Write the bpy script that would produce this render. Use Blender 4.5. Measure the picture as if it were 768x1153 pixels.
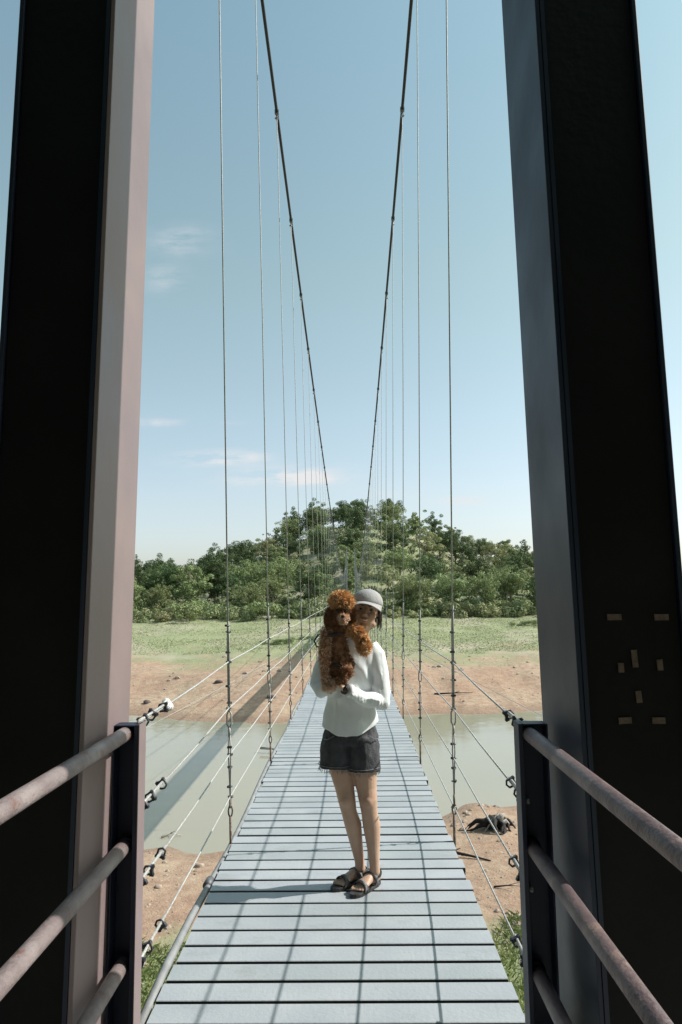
import bpy, bmesh, math, random
import numpy as np
from mathutils import Vector, Matrix, Quaternion
from mathutils import noise as mnoise

for o in list(bpy.data.objects): bpy.data.objects.remove(o)
SC = bpy.context.scene
COL = SC.collection
R = math.radians
random.seed(7); rng = np.random.default_rng(7)

# ------------------------------------------------------------------ camera
cam_d = bpy.data.cameras.new('camera'); cam = bpy.data.objects.new('camera', cam_d); COL.objects.link(cam)
cam_d.sensor_fit = 'VERTICAL'; cam_d.sensor_height = 36.0; cam_d.lens = 36.0*790/1153
cam_d.clip_start = 0.05; cam_d.clip_end = 6000
_r = Vector((0.99981, 0.01518, -0.01192)).normalized(); _f = Vector((-0.01371, 0.99324, 0.11522)).normalized()
_u = _r.cross(_f).normalized(); _r = _f.cross(_u).normalized()
cam.matrix_world = Matrix(((_r.x, _u.x, -_f.x, 0.09), (_r.y, _u.y, -_f.y, 0.0), (_r.z, _u.z, -_f.z, 1.56), (0, 0, 0, 1)))
SC.camera = cam
SC.render.resolution_x = 682; SC.render.resolution_y = 1024

# ------------------------------------------------------------------ light
SUN = Vector((1.10, 0.17, 1.0)).normalized()
sd = bpy.data.lights.new('sun', 'SUN'); sun = bpy.data.objects.new('sun', sd); COL.objects.link(sun)
sd.energy = 5.0; sd.angle = R(0.53); sd.color = (1.0, 0.955, 0.89)
sun.rotation_euler = SUN.to_track_quat('Z', 'Y').to_euler()
SC.view_settings.view_transform = 'Standard'; SC.view_settings.look = 'None'
SC.view_settings.exposure = 0.22; SC.view_settings.gamma = 1.0; SC.view_settings.use_curve_mapping = False

W = bpy.data.worlds.new('World'); SC.world = W; W.use_nodes = True
def build_world():
    nt = W.node_tree; N = nt.nodes; L = nt.links; N.clear()
    out = N.new('ShaderNodeOutputWorld'); bg = N.new('ShaderNodeBackground'); bg.inputs[1].default_value = 0.15
    sky = N.new('ShaderNodeTexSky'); sky.sky_type = 'NISHITA'; sky.sun_disc = False
    sky.sun_elevation = math.asin(SUN.z); sky.sun_rotation = math.atan2(SUN.x, SUN.y)
    sky.air_density = 1.0; sky.dust_density = 1.6; sky.ozone_density = 1.0; sky.altitude = 100
    tc = N.new('ShaderNodeTexCoord'); sp = N.new('ShaderNodeSeparateXYZ'); L.new(tc.outputs['Generated'], sp.inputs[0])
    def M(op, a, b=None, c=None):
        n = N.new('ShaderNodeMath'); n.operation = op
        for i, v in enumerate((a, b, c)):
            if v is None: continue
            if isinstance(v, (int, float)): n.inputs[i].default_value = v
            else: L.new(v, n.inputs[i])
        return n.outputs[0]
    yy = M('MAXIMUM', sp.outputs[1], 0.05)
    u = M('DIVIDE', sp.outputs[0], yy); v = M('DIVIDE', sp.outputs[2], yy)
    cb = N.new('ShaderNodeCombineXYZ'); L.new(M('MULTIPLY', u, 7), cb.inputs[0]); L.new(M('MULTIPLY', v, 26), cb.inputs[1])
    nz = N.new('ShaderNodeTexNoise'); nz.inputs['Scale'].default_value = 1.6; nz.inputs['Detail'].default_value = 6; nz.inputs['Roughness'].default_value = .62
    L.new(cb.outputs[0], nz.inputs['Vector'])
    tot = None
    # soft wisps: direction (u = x/y, v = z/y), half sizes, weight
    for (cu, cv, su, sv, w) in CLOUDS:
        du = M('MULTIPLY', M('SUBTRACT', u, cu), 1/su); dv = M('MULTIPLY', M('SUBTRACT', v, cv), 1/sv)
        d2 = M('ADD', M('MULTIPLY', du, du), M('MULTIPLY', dv, dv))
        g = M('MULTIPLY', M('POWER', 2.718, M('MULTIPLY', d2, -1.0)), w)
        tot = g if tot is None else M('ADD', tot, g)
    nn = N.new('ShaderNodeMapRange'); nn.inputs[1].default_value = .38; nn.inputs[2].default_value = .66
    L.new(nz.outputs[0], nn.inputs[0])
    fac = M('MULTIPLY', tot, nn.outputs[0]); 
    ff = N.new('ShaderNodeClamp'); L.new(fac, ff.inputs[0])
    hs = N.new('ShaderNodeHueSaturation'); hs.inputs['Saturation'].default_value = SKY_SAT; hs.inputs['Value'].default_value = SKY_VAL; hs.inputs['Hue'].default_value = SKY_HUE
    tint = N.new('ShaderNodeMix'); tint.data_type = 'RGBA'; tint.blend_type = 'MULTIPLY'; tint.inputs[0].default_value = 1; 
    rp = N.new('ShaderNodeValToRGB'); L.new(sp.outputs[2], rp.inputs[0]); el = rp.color_ramp.elements   # air colour against height
    el[0].position = .0; el[0].color = (.95*.96, .81*1.13, .80*1.30, 1); el[1].position = .66; el[1].color = (.90*1.0, 1.0*1.22, .97, 1)
    for q, c in ((.12, (.95*1.04, .81*1.19, .80*1.13)), (.42, (1.0*1.04, .97*1.21, .86))): e = el.new(q); e.color = (*c, 1)
    L.new(rp.outputs[0], tint.inputs[7])
    L.new(sky.outputs[0], tint.inputs[6]); L.new(tint.outputs[2], hs.inputs['Color'])
    mx = N.new('ShaderNodeMix'); mx.data_type = 'RGBA'; L.new(ff.outputs[0], mx.inputs[0])
    L.new(hs.outputs[0], mx.inputs[6]); mx.inputs[7].default_value = (4.7, 4.75, 4.8, 1)
    L.new(mx.outputs[2], bg.inputs[0]); L.new(bg.outputs[0], out.inputs[0])
SKY_SAT, SKY_VAL, SKY_HUE, SKY_TINT = 0.80, 1.10, 0.5, (.93, 1.12, 1.0)
CLOUDS = [(-.088, .168, .066, .012, 2.4), (-.19, .196, .055, .009, 1.6), (-.155, .205, .03, .006, .3), (-.283, .252, .03, .006, 1.0),
          (-.168, .25, .02, .004, .3), (-.25, .53, .04, .02, .55), (-.275, .47, .03, .02, .4), (.155, .13, .035, .008, 1.0), (.04, .142, .06, .01, .3)]
build_world()

# ------------------------------------------------------------------ helpers
def tag(o, label=None, cat=None, group=None, kind=None):
    if label: o['label'] = label
    if cat: o['category'] = cat
    if group: o['group'] = group
    if kind: o['kind'] = kind
    return o
def empty(name, loc=(0, 0, 0), parent=None):
    o = bpy.data.objects.new(name, None); COL.objects.link(o); o.location = loc; o.empty_display_size = .2
    if parent: o.parent = parent
    return o
class MB:
    def __init__(s): s.v = []; s.f = []; s.n = 0
    def add(s, V, F):
        V = np.asarray(V, float); s.v.append(V); s.f += [tuple(i+s.n for i in f) for f in F]; s.n += len(V)
    def box(s, x0, x1, y0, y1, z0, z1):
        V = [(x, y, z) for x in (x0, x1) for y in (y0, y1) for z in (z0, z1)]
        s.add(V, [(0, 1, 3, 2), (4, 6, 7, 5), (0, 4, 5, 1), (2, 3, 7, 6), (0, 2, 6, 4), (1, 5, 7, 3)])
    def obox(s, c, ax, hs):   # oriented box: centre, 3 axis vectors, half sizes
        c = np.array(c, float); A = [np.array(a, float)*h for a, h in zip(ax, hs)]
        V = [c+i*A[0]+j*A[1]+k*A[2] for i in (-1, 1) for j in (-1, 1) for k in (-1, 1)]
        s.add(V, [(0, 1, 3, 2), (4, 6, 7, 5), (0, 4, 5, 1), (2, 3, 7, 6), (0, 2, 6, 4), (1, 5, 7, 3)])
    def tube(s, P, r, n=8, flat=None, cap=True):
        P = [Vector(p) for p in P]; m = len(P)
        rr = [r]*m if isinstance(r, (int, float)) else list(r)
        up = None; V = []; 
        for i, p in enumerate(P):
            t = ((P[min(i+1, m-1)]-P[max(i-1, 0)])).normalized()
            if up is None:
                up = Vector((0, 0, 1)) if abs(t.z) < .9 else Vector((0, 1, 0))
            a = t.cross(up)
            if a.length < 1e-6: a = t.orthogonal()
            a.normalize(); b = a.cross(t).normalized(); up = b
            ra, rb = (rr[i] if not isinstance(rr[i], tuple) else rr[i][0]), (rr[i] if not isinstance(rr[i], tuple) else rr[i][1])
            for k in range(n):
                q = 2*math.pi*k/n; V.append(p+a*math.cos(q)*ra+b*math.sin(q)*rb)
        F = [(i*n+k, i*n+(k+1) % n, (i+1)*n+(k+1) % n, (i+1)*n+k) for i in range(m-1) for k in range(n)]
        if cap: F += [tuple(range(n))[::-1], tuple((m-1)*n+k for k in range(n))]
        s.add([tuple(v) for v in V], F)
    def ball(s, c, r, M=None, nu=16, nv=10):
        r = (r, r, r) if isinstance(r, (int, float)) else r
        V = [(0, 0, 1)]; 
        for j in range(1, nv):
            t = math.pi*j/nv
            for k in range(nu): q = 2*math.pi*k/nu; V.append((math.sin(t)*math.cos(q), math.sin(t)*math.sin(q), math.cos(t)))
        V.append((0, 0, -1)); V = np.array(V)*np.array(r)
        if M is not None: V = V @ np.array(M.to_3x3()).T
        V = V+np.array(c); F = [(0, 1+k, 1+(k+1) % nu) for k in range(nu)]
        for j in range(nv-2):
            for k in range(nu): a = 1+j*nu+k; b = 1+j*nu+(k+1) % nu; F.append((a, a+nu, b+nu, b))
        e = len(V)-1; F += [(e, e-nu+(k+1) % nu, e-nu+k) for k in range(nu)]
        s.add(V, F)
    def mesh(s, name):
        me = bpy.data.meshes.new(name); me.from_pydata(np.concatenate(s.v).tolist(), [], s.f); me.update(); return me
    def build(s, name, mat, parent=None, smooth=False, bevel=0):
        me = s.mesh(name)
        return link(name, me, mat, parent, smooth, bevel)
def link(name, me, mat, parent=None, smooth=False, bevel=0):
    o = bpy.data.objects.new(name, me); COL.objects.link(o)
    if mat is not None: me.materials.append(mat)
    if parent: o.parent = parent
    if smooth:
        for p in me.polygons: p.use_smooth = True
    if bevel:
        b = o.modifiers.new('bevel', 'BEVEL'); b.width = bevel; b.segments = 2; b.limit_method = 'ANGLE'
    return o
def fastmesh(name, V, Q):   # V (n,3) array, Q (m,k) array
    me = bpy.data.meshes.new(name); k = Q.shape[1]
    me.vertices.add(len(V)); me.vertices.foreach_set('co', np.asarray(V, np.float32).ravel())
    me.loops.add(Q.size); me.loops.foreach_set('vertex_index', Q.astype(np.int32).ravel())
    me.polygons.add(len(Q)); me.polygons.foreach_set('loop_start', np.arange(0, Q.size, k, dtype=np.int32))
    me.polygons.foreach_set('loop_total', np.full(len(Q), k, np.int32)); me.update(calc_edges=True); return me
def weld(mb, name, voxel, smooth=4):   # fuse overlapping solids into one continuous skin
    me = mb.mesh(name+'_raw'); o = bpy.data.objects.new('tmp', me); COL.objects.link(o)
    m = o.modifiers.new('r', 'REMESH'); m.mode = 'VOXEL'; m.voxel_size = voxel; m.use_smooth_shade = True
    if smooth: sm = o.modifiers.new('s', 'SMOOTH'); sm.factor = .5; sm.iterations = smooth
    dg = bpy.context.evaluated_depsgraph_get(); dg.update()
    out = bpy.data.meshes.new_from_object(o.evaluated_get(dg)); out.name = name
    bpy.data.objects.remove(o); return out
def displace(me, fn):
    n = len(me.vertices); a = np.empty(n*3, np.float32); me.vertices.foreach_get('co', a); a = a.reshape(-1, 3)
    nr = np.array([tuple(v.normal) for v in me.vertices]); a = a+nr*np.array([fn(p) for p in a])[:, None]
    me.vertices.foreach_set('co', a.astype(np.float32).ravel()); me.update()

# ------------------------------------------------------------------ materials
def mat(name, c1, c2=None, scale=8, rough=.6, metal=0, bump=0, bscale=None, rr=0, detail=5, lo=.35, hi=.65, spec=.5, coat=0, extra=None, objvar=0, trans=0, vec='Object', stretch=None):
    m = bpy.data.materials.new(name); m.use_nodes = True; nt = m.node_tree; N = nt.nodes; L = nt.links
    b = N['Principled BSDF']; b.inputs['Roughness'].default_value = rough; b.inputs['Metallic'].default_value = metal
    b.inputs['Specular IOR Level'].default_value = spec
    tc = N.new('ShaderNodeTexCoord'); v = tc.outputs[vec]
    if stretch:
        mp = N.new('ShaderNodeMapping'); mp.inputs['Scale'].default_value = stretch; L.new(v, mp.inputs[0]); v = mp.outputs[0]
    nz = N.new('ShaderNodeTexNoise'); nz.inputs['Scale'].default_value = scale; nz.inputs['Detail'].default_value = detail; L.new(v, nz.inputs['Vector'])
    cr = N.new('ShaderNodeMapRange'); cr.inputs[1].default_value = lo; cr.inputs[2].default_value = hi; L.new(nz.outputs[0], cr.inputs[0])
    mx = N.new('ShaderNodeMix'); mx.data_type = 'RGBA'; L.new(cr.outputs[0], mx.inputs[0])
    mx.inputs[6].default_value = (*c1, 1); mx.inputs[7].default_value = (*(c2 or c1), 1); colr = mx.outputs[2]
    if objvar:
        oi = N.new('ShaderNodeObjectInfo'); hv = N.new('ShaderNodeHueSaturation')
        m1 = N.new('ShaderNodeMapRange'); L.new(oi.outputs['Random'], m1.inputs[0]); m1.inputs[3].default_value = 1-objvar; m1.inputs[4].default_value = 1+objvar
        m2 = N.new('ShaderNodeMath'); m2.operation = 'MULTIPLY_ADD'; L.new(oi.outputs['Random'], m2.inputs[0]); m2.inputs[1].default_value = .03; m2.inputs[2].default_value = .485
        L.new(m1.outputs[0], hv.inputs['Value']); L.new(m2.outputs[0], hv.inputs['Hue']); L.new(colr, hv.inputs['Color']); colr = hv.outputs[0]
    if extra: colr = extra(nt, colr, tc, b)
    L.new(colr, b.inputs['Base Color'])
    if rr:
        q = N.new('ShaderNodeMapRange'); q.inputs[1].default_value = .3; q.inputs[2].default_value = .7; q.inputs[3].default_value = max(0, rough-rr); q.inputs[4].default_value = min(1, rough+rr)
        L.new(nz.outputs[0], q.inputs[0]); L.new(q.outputs[0], b.inputs['Roughness'])
    if bump:
        n2 = N.new('ShaderNodeTexNoise'); n2.inputs['Scale'].default_value = bscale or scale*3; n2.inputs['Detail'].default_value = 6; L.new(v, n2.inputs['Vector'])
        bp = N.new('ShaderNodeBump'); bp.inputs['Strength'].default_value = bump; bp.inputs['Distance'].default_value = .02; L.new(n2.outputs[0], bp.inputs['Height']); L.new(bp.outputs[0], b.inputs['Normal'])
    if trans:
        o = N['Material Output']; tr = N.new('ShaderNodeBsdfTranslucent'); L.new(colr, tr.inputs[0]); ms = N.new('ShaderNodeMixShader'); ms.inputs[0].default_value = trans
        L.new(b.outputs[0], ms.inputs[1]); L.new(tr.outputs[0], ms.inputs[2]); L.new(ms.outputs[0], o.inputs[0])
    return m
def second_layer(c, scale, lo, hi, stretch=None, rough=None, vec='Object'):
    def f(nt, colr, tc, b):
        N = nt.nodes; L = nt.links; v = tc.outputs[vec]
        if stretch:
            mp = N.new('ShaderNodeMapping'); mp.inputs['Scale'].default_value = stretch; L.new(v, mp.inputs[0]); v = mp.outputs[0]
        nz = N.new('ShaderNodeTexNoise'); nz.inputs['Scale'].default_value = scale; nz.inputs['Detail'].default_value = 8; nz.inputs['Roughness'].default_value = .65; L.new(v, nz.inputs['Vector'])
        cr = N.new('ShaderNodeMapRange'); cr.inputs[1].default_value = lo; cr.inputs[2].default_value = hi; L.new(nz.outputs[0], cr.inputs[0])
        mx = N.new('ShaderNodeMix'); mx.data_type = 'RGBA'; L.new(cr.outputs[0], mx.inputs[0]); L.new(colr, mx.inputs[6]); mx.inputs[7].default_value = (*c, 1)
        return mx.outputs[2]
    return f
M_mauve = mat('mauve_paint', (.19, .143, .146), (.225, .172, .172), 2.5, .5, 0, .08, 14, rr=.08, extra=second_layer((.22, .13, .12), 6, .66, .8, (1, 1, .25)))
M_shade_paint = mat('shade_darkened_paint', (.008, .015, .034), (.016, .022, .042), 2.2, .48, 0, .06, 12, rr=.08, spec=.35, extra=second_layer((.08, .07, .07), 5, .66, .85, (1, 1, .2)))  # pillar paint darkened towards navy to stand for steel in shadow
M_shade_black = mat('shade_black_steel', (.003, .003, .0034), (.006, .0055, .006), 4, .65, 0, .1, 30, spec=.2)  # near-black colour stands for the shade on the camera-facing plates
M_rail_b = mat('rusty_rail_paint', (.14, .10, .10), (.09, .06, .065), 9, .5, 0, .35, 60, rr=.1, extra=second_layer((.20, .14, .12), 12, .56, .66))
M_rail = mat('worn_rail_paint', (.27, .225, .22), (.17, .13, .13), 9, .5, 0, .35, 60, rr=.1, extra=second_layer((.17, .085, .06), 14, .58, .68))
M_edge_shade = mat('shade_dark_plank_edge', (.02, .025, .03), (.035, .04, .045), 10, .8)  # plank sides darkened to stand for the shade inside the gaps
M_deck = mat('grey_deck_paint', (.315, .340, .368), (.36, .382, .405), 3.2, .55, 0, .12, 60, rr=.08, objvar=.075,
             extra=second_layer((.25, .265, .265), 6, .56, .78, (.6, 1, 1), vec='Object'))
M_under = mat('dark_galvanised', (.10, .11, .12), (.16, .17, .18), 12, .55, .4, .1)
M_galv = mat('galvanised_wire', (.30, .30, .285), (.40, .40, .38), 30, .6, .1, .1, 200)
M_pipe = mat('dull_grey_pipe', (.20, .205, .21), (.27, .275, .28), 9, .6, 0, .1, 40)
M_rope = mat('pale_wire_rope', (.40, .40, .385), (.52, .52, .50), 60, .5, .2, .5, 260)
M_rust = mat('rusty_rod', (.13, .07, .045), (.24, .22, .2), 40, .65, .3, .3, 150)
M_cable = mat('black_main_cable', (.010, .011, .014), (.02, .021, .025), 40, .6, 0, .3, 200)
M_clip = mat('dark_clip', (.035, .04, .055), (.12, .12, .13), 60, .5, .5, .1)
M_zinc = mat('bright_zinc_clip', (.34, .34, .33), (.2, .2, .2), 60, .45, .5, .1)
M_concrete = mat('concrete', (.30, .29, .27), (.38, .37, .35), 2, .85, 0, .3, 30)
M_pale = mat('pale_pylon_paint', (.26, .27, .27), (.32, .32, .32), 2, .6)
M_white = mat('white_wrap', (.78, .78, .76), (.66, .66, .66), 40, .7, 0, .5, 80)
M_strip = mat('brown_strip', (.075, .05, .034), (.12, .085, .062), 60, .7, 0, .2, 100)  # brown marks on the right pillar, built as thin raised strips

# ------------------------------------------------------------------ terrain
def sm(a): a = np.clip(a, 0, 1); return a*a*(3-2*a)
def vnoise(x, y, s, seed=0):   # smooth value noise
    x = x*s+seed*17.3; y = y*s+seed*9.1; xi = np.floor(x).astype(int); yi = np.floor(y).astype(int); fx = sm(x-xi); fy = sm(y-yi)
    def h(a, b): 
        v = np.sin(a*127.1+b*311.7+seed*3.1)*43758.5453; return v-np.floor(v)
    return (h(xi, yi)*(1-fx)+h(xi+1, yi)*fx)*(1-fy)+(h(xi, yi+1)*(1-fx)+h(xi+1, yi+1)*fx)*fy-.5
WATER = -8.65
RX = np.array([-420, -241, -200, -166, -130, -100, -70, -46, -20, 0, 20, 75, 110, 144, 204, 420])/790.
RS = np.array([14, 33, 32, 36, 52, 66, 80, 90, 99, 103, 103, 90, 77, 60, 40, 12])
def ground(x, y):
    x = np.asarray(x, float); y = np.asarray(y, float)
    near = 29.5+6.5*sm((x+1)/8)+2.2*vnoise(x, y*0, .16, 1)+1.1*vnoise(x, y*0, .6, 2)+.5*vnoise(x, y*0, 1.9, 7)
    far = 61.5-3.5*sm((x+22)/10)*sm((2-x)/8)+3*vnoise(x, y*0, .11, 3)+1.6*vnoise(x, y*0, .45, 4)+.7*vnoise(x, y*0, 1.3, 8)
    t = near-y
    zn = WATER+np.where(t > 0, .055*t+.25*sm(t/2.5), .16*t)
    zn = zn+np.where(t > 0, 1, 0)*sm((19-y)/16)*5.2*sm(1)
    zn = np.maximum(zn, WATER-2.2)
    s = y-far
    zf = WATER+np.where(s > 0, .40*sm(s/4)+.9*sm((s-5)/9)+.068*s, .16*s)
    zf = np.maximum(zf, WATER-2.2); zf = np.minimum(zf, -1.4)
    az = x/np.maximum(y, 60.); S = np.interp(az, RX, RS)
    ridge = 1.56+S*215/790.-8.0
    up = sm((y-132)/83.)
    hill = (ridge+2)*up
    fade = 1-.85*sm((y-215)/140.)
    zf = np.where(y > 128, zf+hill*fade, zf)
    zf = zf+1.4*np.exp(-(x/5.)**2)*sm((y-118)/8.)*(1-sm((y-140)/20.))
    z = np.where(y < 46, zn, zf)
    amp = .10+.12*sm((y-60)/20)+.5*sm((y-140)/40)
    z = z+amp*vnoise(x, y, .35, 5)+.4*amp*vnoise(x, y, 1.2, 6)
    z = np.where((y < 3.2), np.minimum(z, -2.4), z)
    return z
def axis(segs):
    a = []
    for lo, hi, st in segs: a += list(np.arange(lo, hi, st))
    a.append(segs[-1][1]); return np.array(a)
ax = axis([(-3000, -400, 200), (-400, -100, 15), (-100, -30, 2), (-30, 30, .45), (30, 100, 2), (100, 400, 15), (400, 3000, 200)])
ay = axis([(-1500, -100, 100), (-100, 0, 10), (0, 14, 1.5), (14, 40, .3), (40, 56, 1.5), (56, 84, .4), (84, 150, 1.0), (150, 300, 3), (300, 600, 20), (600, 4000, 200)])
GX, GY = np.meshgrid(ax, ay); GZ = ground(GX, GY)
nx, ny = len(ax), len(ay); idx = np.arange(nx*ny).reshape(ny, nx)
Q = np.stack([idx[:-1, :-1], idx[:-1, 1:], idx[1:, 1:], idx[1:, :-1]], -1).reshape(-1, 4)
gm = fastmesh('ground', np.stack([GX, GY, GZ], -1).reshape(-1, 3), Q)
def ground_mat():
    m = bpy.data.materials.new('soil_and_grass'); m.use_nodes = True; nt = m.node_tree; N = nt.nodes; L = nt.links; b = N['Principled BSDF']
    b.inputs['Roughness'].default_value = .95; b.inputs['Specular IOR Level'].default_value = .15
    tc = N.new('ShaderNodeTexCoord'); v = tc.outputs['Object']; sp = N.new('ShaderNodeSeparateXYZ'); L.new(v, sp.inputs[0])
    def noise(s, d=6, r=.6):
        n = N.new('ShaderNodeTexNoise'); n.inputs['Scale'].default_value = s; n.inputs['Detail'].default_value = d; n.inputs['Roughness'].default_value = r; L.new(v, n.inputs['Vector']); return n.outputs[0]
    def M(op, a, b_=None):
        n = N.new('ShaderNodeMath'); n.operation = op
        for i, q in enumerate((a, b_)):
            if q is None: continue
            if isinstance(q, (int, float)): n.inputs[i].default_value = q
            else: L.new(q, n.inputs[i])
        return n.outputs[0]
    def mr(a, lo, hi, o0=0, o1=1):
        n = N.new('ShaderNodeMapRange'); n.inputs[1].default_value = lo; n.inputs[2].default_value = hi; n.inputs[3].default_value = o0; n.inputs[4].default_value = o1; L.new(a, n.inputs[0]); return n.outputs[0]
    def mix(f, a, c):
        n = N.new('ShaderNodeMix'); n.data_type = 'RGBA'; L.new(f, n.inputs[0])
        for i, q in ((6, a), (7, c)):
            if isinstance(q, tuple): n.inputs[i].default_value = (*q, 1)
            else: L.new(q, n.inputs[i])
        return n.outputs[2]
    soil = mix(mr(noise(.22), .35, .65), (.355, .235, .165), (.42, .325, .235))
    soil = mix(mr(noise(1.7), .40, .7), soil, (.28, .18, .13))
    soil = mix(mr(noise(9, 4), .60, .72), soil, (.50, .42, .34))
    grass = mix(mr(noise(.35), .35, .65), (.235, .26, .14), (.30, .31, .185))
    grass = mix(mr(noise(2.6), .45, .75), grass, (.20, .225, .125))
    grass = mix(mr(noise(.12, 6), .50, .66), grass, (.37, .33, .25))
    # near bank: grass closer than about y=21 ; far bank: grass beyond about y=80
    nz = mr(noise(.10, 7, .65), .3, .7, -12, 12); nz2 = mr(noise(.5, 6), .3, .7, -4, 4)
    yn = M('ADD', sp.outputs[1], M('MULTIPLY', nz2, .4))
    nearg = mr(yn, 21.8, 19.4)
    yf = M('ADD', M('ADD', sp.outputs[1], nz), nz2)
    farg = mr(yf, 75, 89)
    f = M('MAXIMUM', nearg, farg)
    c = mix(f, soil, grass)
    wet = mr(sp.outputs[2], WATER+.42, WATER+.05)   # silt left by the water line
    c = mix(M('MULTIPLY', wet, .55), c, (.20, .135, .10))
    L.new(c, b.inputs['Base Color'])
    bp = N.new('ShaderNodeBump'); bp.inputs['Strength'].default_value = .7; bp.inputs['Distance'].default_value = .12
    L.new(M('ADD', noise(3.0, 8), M('MULTIPLY', noise(14, 4), .35)), bp.inputs['Height']); L.new(bp.outputs[0], b.inputs['Normal'])
    return m
tag(link('ground', gm, ground_mat(), None, True), kind='structure')
def water_mat():
    m = bpy.data.materials.new('murky_water'); m.use_nodes = True; nt = m.node_tree; N = nt.nodes; L = nt.links; b = N['Principled BSDF']
    b.inputs['Base Color'].default_value = (.245, .255, .19, 1); b.inputs['Roughness'].default_value = .05; b.inputs['IOR'].default_value = 1.33
    tc = N.new('ShaderNodeTexCoord'); n = N.new('ShaderNodeTexNoise'); n.inputs['Scale'].default_value = 1.1; n.inputs['Detail'].default_value = 5; L.new(tc.outputs['Object'], n.inputs['Vector'])
    bp = N.new('ShaderNodeBump'); bp.inputs['Strength'].default_value = .10; bp.inputs['Distance'].default_value = .10; L.new(n.outputs[0], bp.inputs['Height']); L.new(bp.outputs[0], b.inputs['Normal'])
    n2 = N.new('ShaderNodeTexNoise'); n2.inputs['Scale'].default_value = .09; n2.inputs['Detail'].default_value = 5; L.new(tc.outputs['Object'], n2.inputs['Vector'])
    mx = N.new('ShaderNodeMix'); mx.data_type = 'RGBA'; L.new(n2.outputs[0], mx.inputs[0]); mx.inputs[6].default_value = (.275, .262, .21, 1); mx.inputs[7].default_value = (.34, .305, .225, 1); L.new(mx.outputs[2], b.inputs['Base Color'])
    return m
wb = MB(); wb.add([(-3000, 12, WATER), (3000, 12, WATER), (3000, 72, WATER), (-3000, 72, WATER)], [(0, 1, 2, 3)])
tag(wb.build('river_water', water_mat()), kind='structure')

# ------------------------------------------------------------------ bridge
BC = 0.01   # centre line of the bridge
SPAN0, SPAN1 = 2.42, 127.6
def cable_z(y): return 3.56+.00150*(y-65)**2
def cable_x(z): return .70+.17*z/8.0
bridge = empty('suspension_bridge', (BC, 2.6, 0))
tag(bridge, 'narrow suspension footbridge with grey planks, black main cables and thin wire hangers', 'bridge')
def bpart(mb, name, m, parent=None, **k):    # parts given in world space
    o = mb.build(name, m, None, **k); p = parent or bridge; o.parent = p
    w = Vector((0, 0, 0)); q = p
    while q: w += q.location; q = q.parent
    o.location = -w; return o
PITCH = .1448; NPL = int((126.6-2.62)/PITCH)
def plank_half(i):
    if i < 3: return .700
    if i < 8: return .694
    return .688+.006*math.sin(i*2.4)+(.008 if (i//15) % 2 == 0 else 0)
def plank(mb, i, ch=.0025):
    y0 = 2.62+i*PITCH; h = plank_half(i); g = .021 if i % 15 != 14 else .032
    y1 = y0+PITCH-g; z = .0012*math.sin(i*5.3); hx0 = -h+.004*math.sin(i*1.7); hx1 = h+.004*math.sin(i*2.9+1)
    P = [(y0, -.04), (y0, z-ch), (y0+ch, z), (y1-ch, z), (y1, z-ch), (y1, -.04)]
    V = [(BC+hx0, a, b) for a, b in P]+[(BC+hx1, a, b) for a, b in P]; n = 6
    mb.add(V, [(k, k+1, n+k+1, n+k) for k in range(5)]+[(5, 0, n, n+5), tuple(range(n))[::-1], tuple(range(n, 2*n))])
def shade_edges(o):
    o.data.materials.append(M_edge_shade)
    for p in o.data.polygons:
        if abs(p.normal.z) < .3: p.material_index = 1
    return o
for i in range(99):
    mb = MB(); plank(mb, i); shade_edges(bpart(mb, 'deck_plank', M_deck))
mb = MB()
for i in range(99, NPL): plank(mb, i)
tag(shade_edges(bpart(mb, 'deck_planking', M_deck)), kind='stuff')
for s in (-1, 1):
    mb = MB(); mb.box(BC+s*.60-.03, BC+s*.60+.03, 2.6, 127, -.13, -.043); bpart(mb, 'edge_beam', M_under)
HY = [4.65+2.215*k for k in range(55)]
for k, y in enumerate(HY):
    mb = MB(); mb.box(BC-.74, BC+.745, y-.03, y+.03, -.19, -.133); bpart(mb, 'cross_beam', M_under)
# grey conduit along the left edge
mb = MB(); pts = []
for k in range(60):
    y = 2.75+k*.45; pts.append((BC-.725-.012*math.sin(k*.9)+.012*min(k, 6)/6, y, -.02+.008*math.sin(k*1.3)))
mb.tube(pts, .019, 10); bpart(mb, 'conduit_pipe', M_pipe, smooth=True)
mb = MB(); mb.tube([(BC-.731, 4.02, -.015), (BC-.728, 4.10, -.015)], .024, 10); bpart(mb, 'pipe_joint', M_under, smooth=True)
cables = []
for s in (-1, 1):
    mb = MB(); pts = [(BC+s*.95, -16, -1.5)]
    for y in np.linspace(SPAN0, SPAN1, 90): z = cable_z(y); pts.append((BC+s*cable_x(z), y, z))
    pts.append((BC+s*.95, 146, 1.0))
    mb.tube(pts, .021, 8); cables.append(bpart(mb, 'main_cable', M_cable, smooth=True))
ROPEZ = {-1: [(1.115, 1.13), (.82, .826), (.565, .54), (.30, .285)], 1: [(1.085, 1.10), (.84, .81), (.555, .51), (.275, .20)]}
def rope_y(s, j, k): # height of rope j at hanger k (k=-1: post)
    a, b = ROPEZ[s][j]
    return a if k < 0 else b+.006*math.sin(k*1.9+j*2+s)
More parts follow.
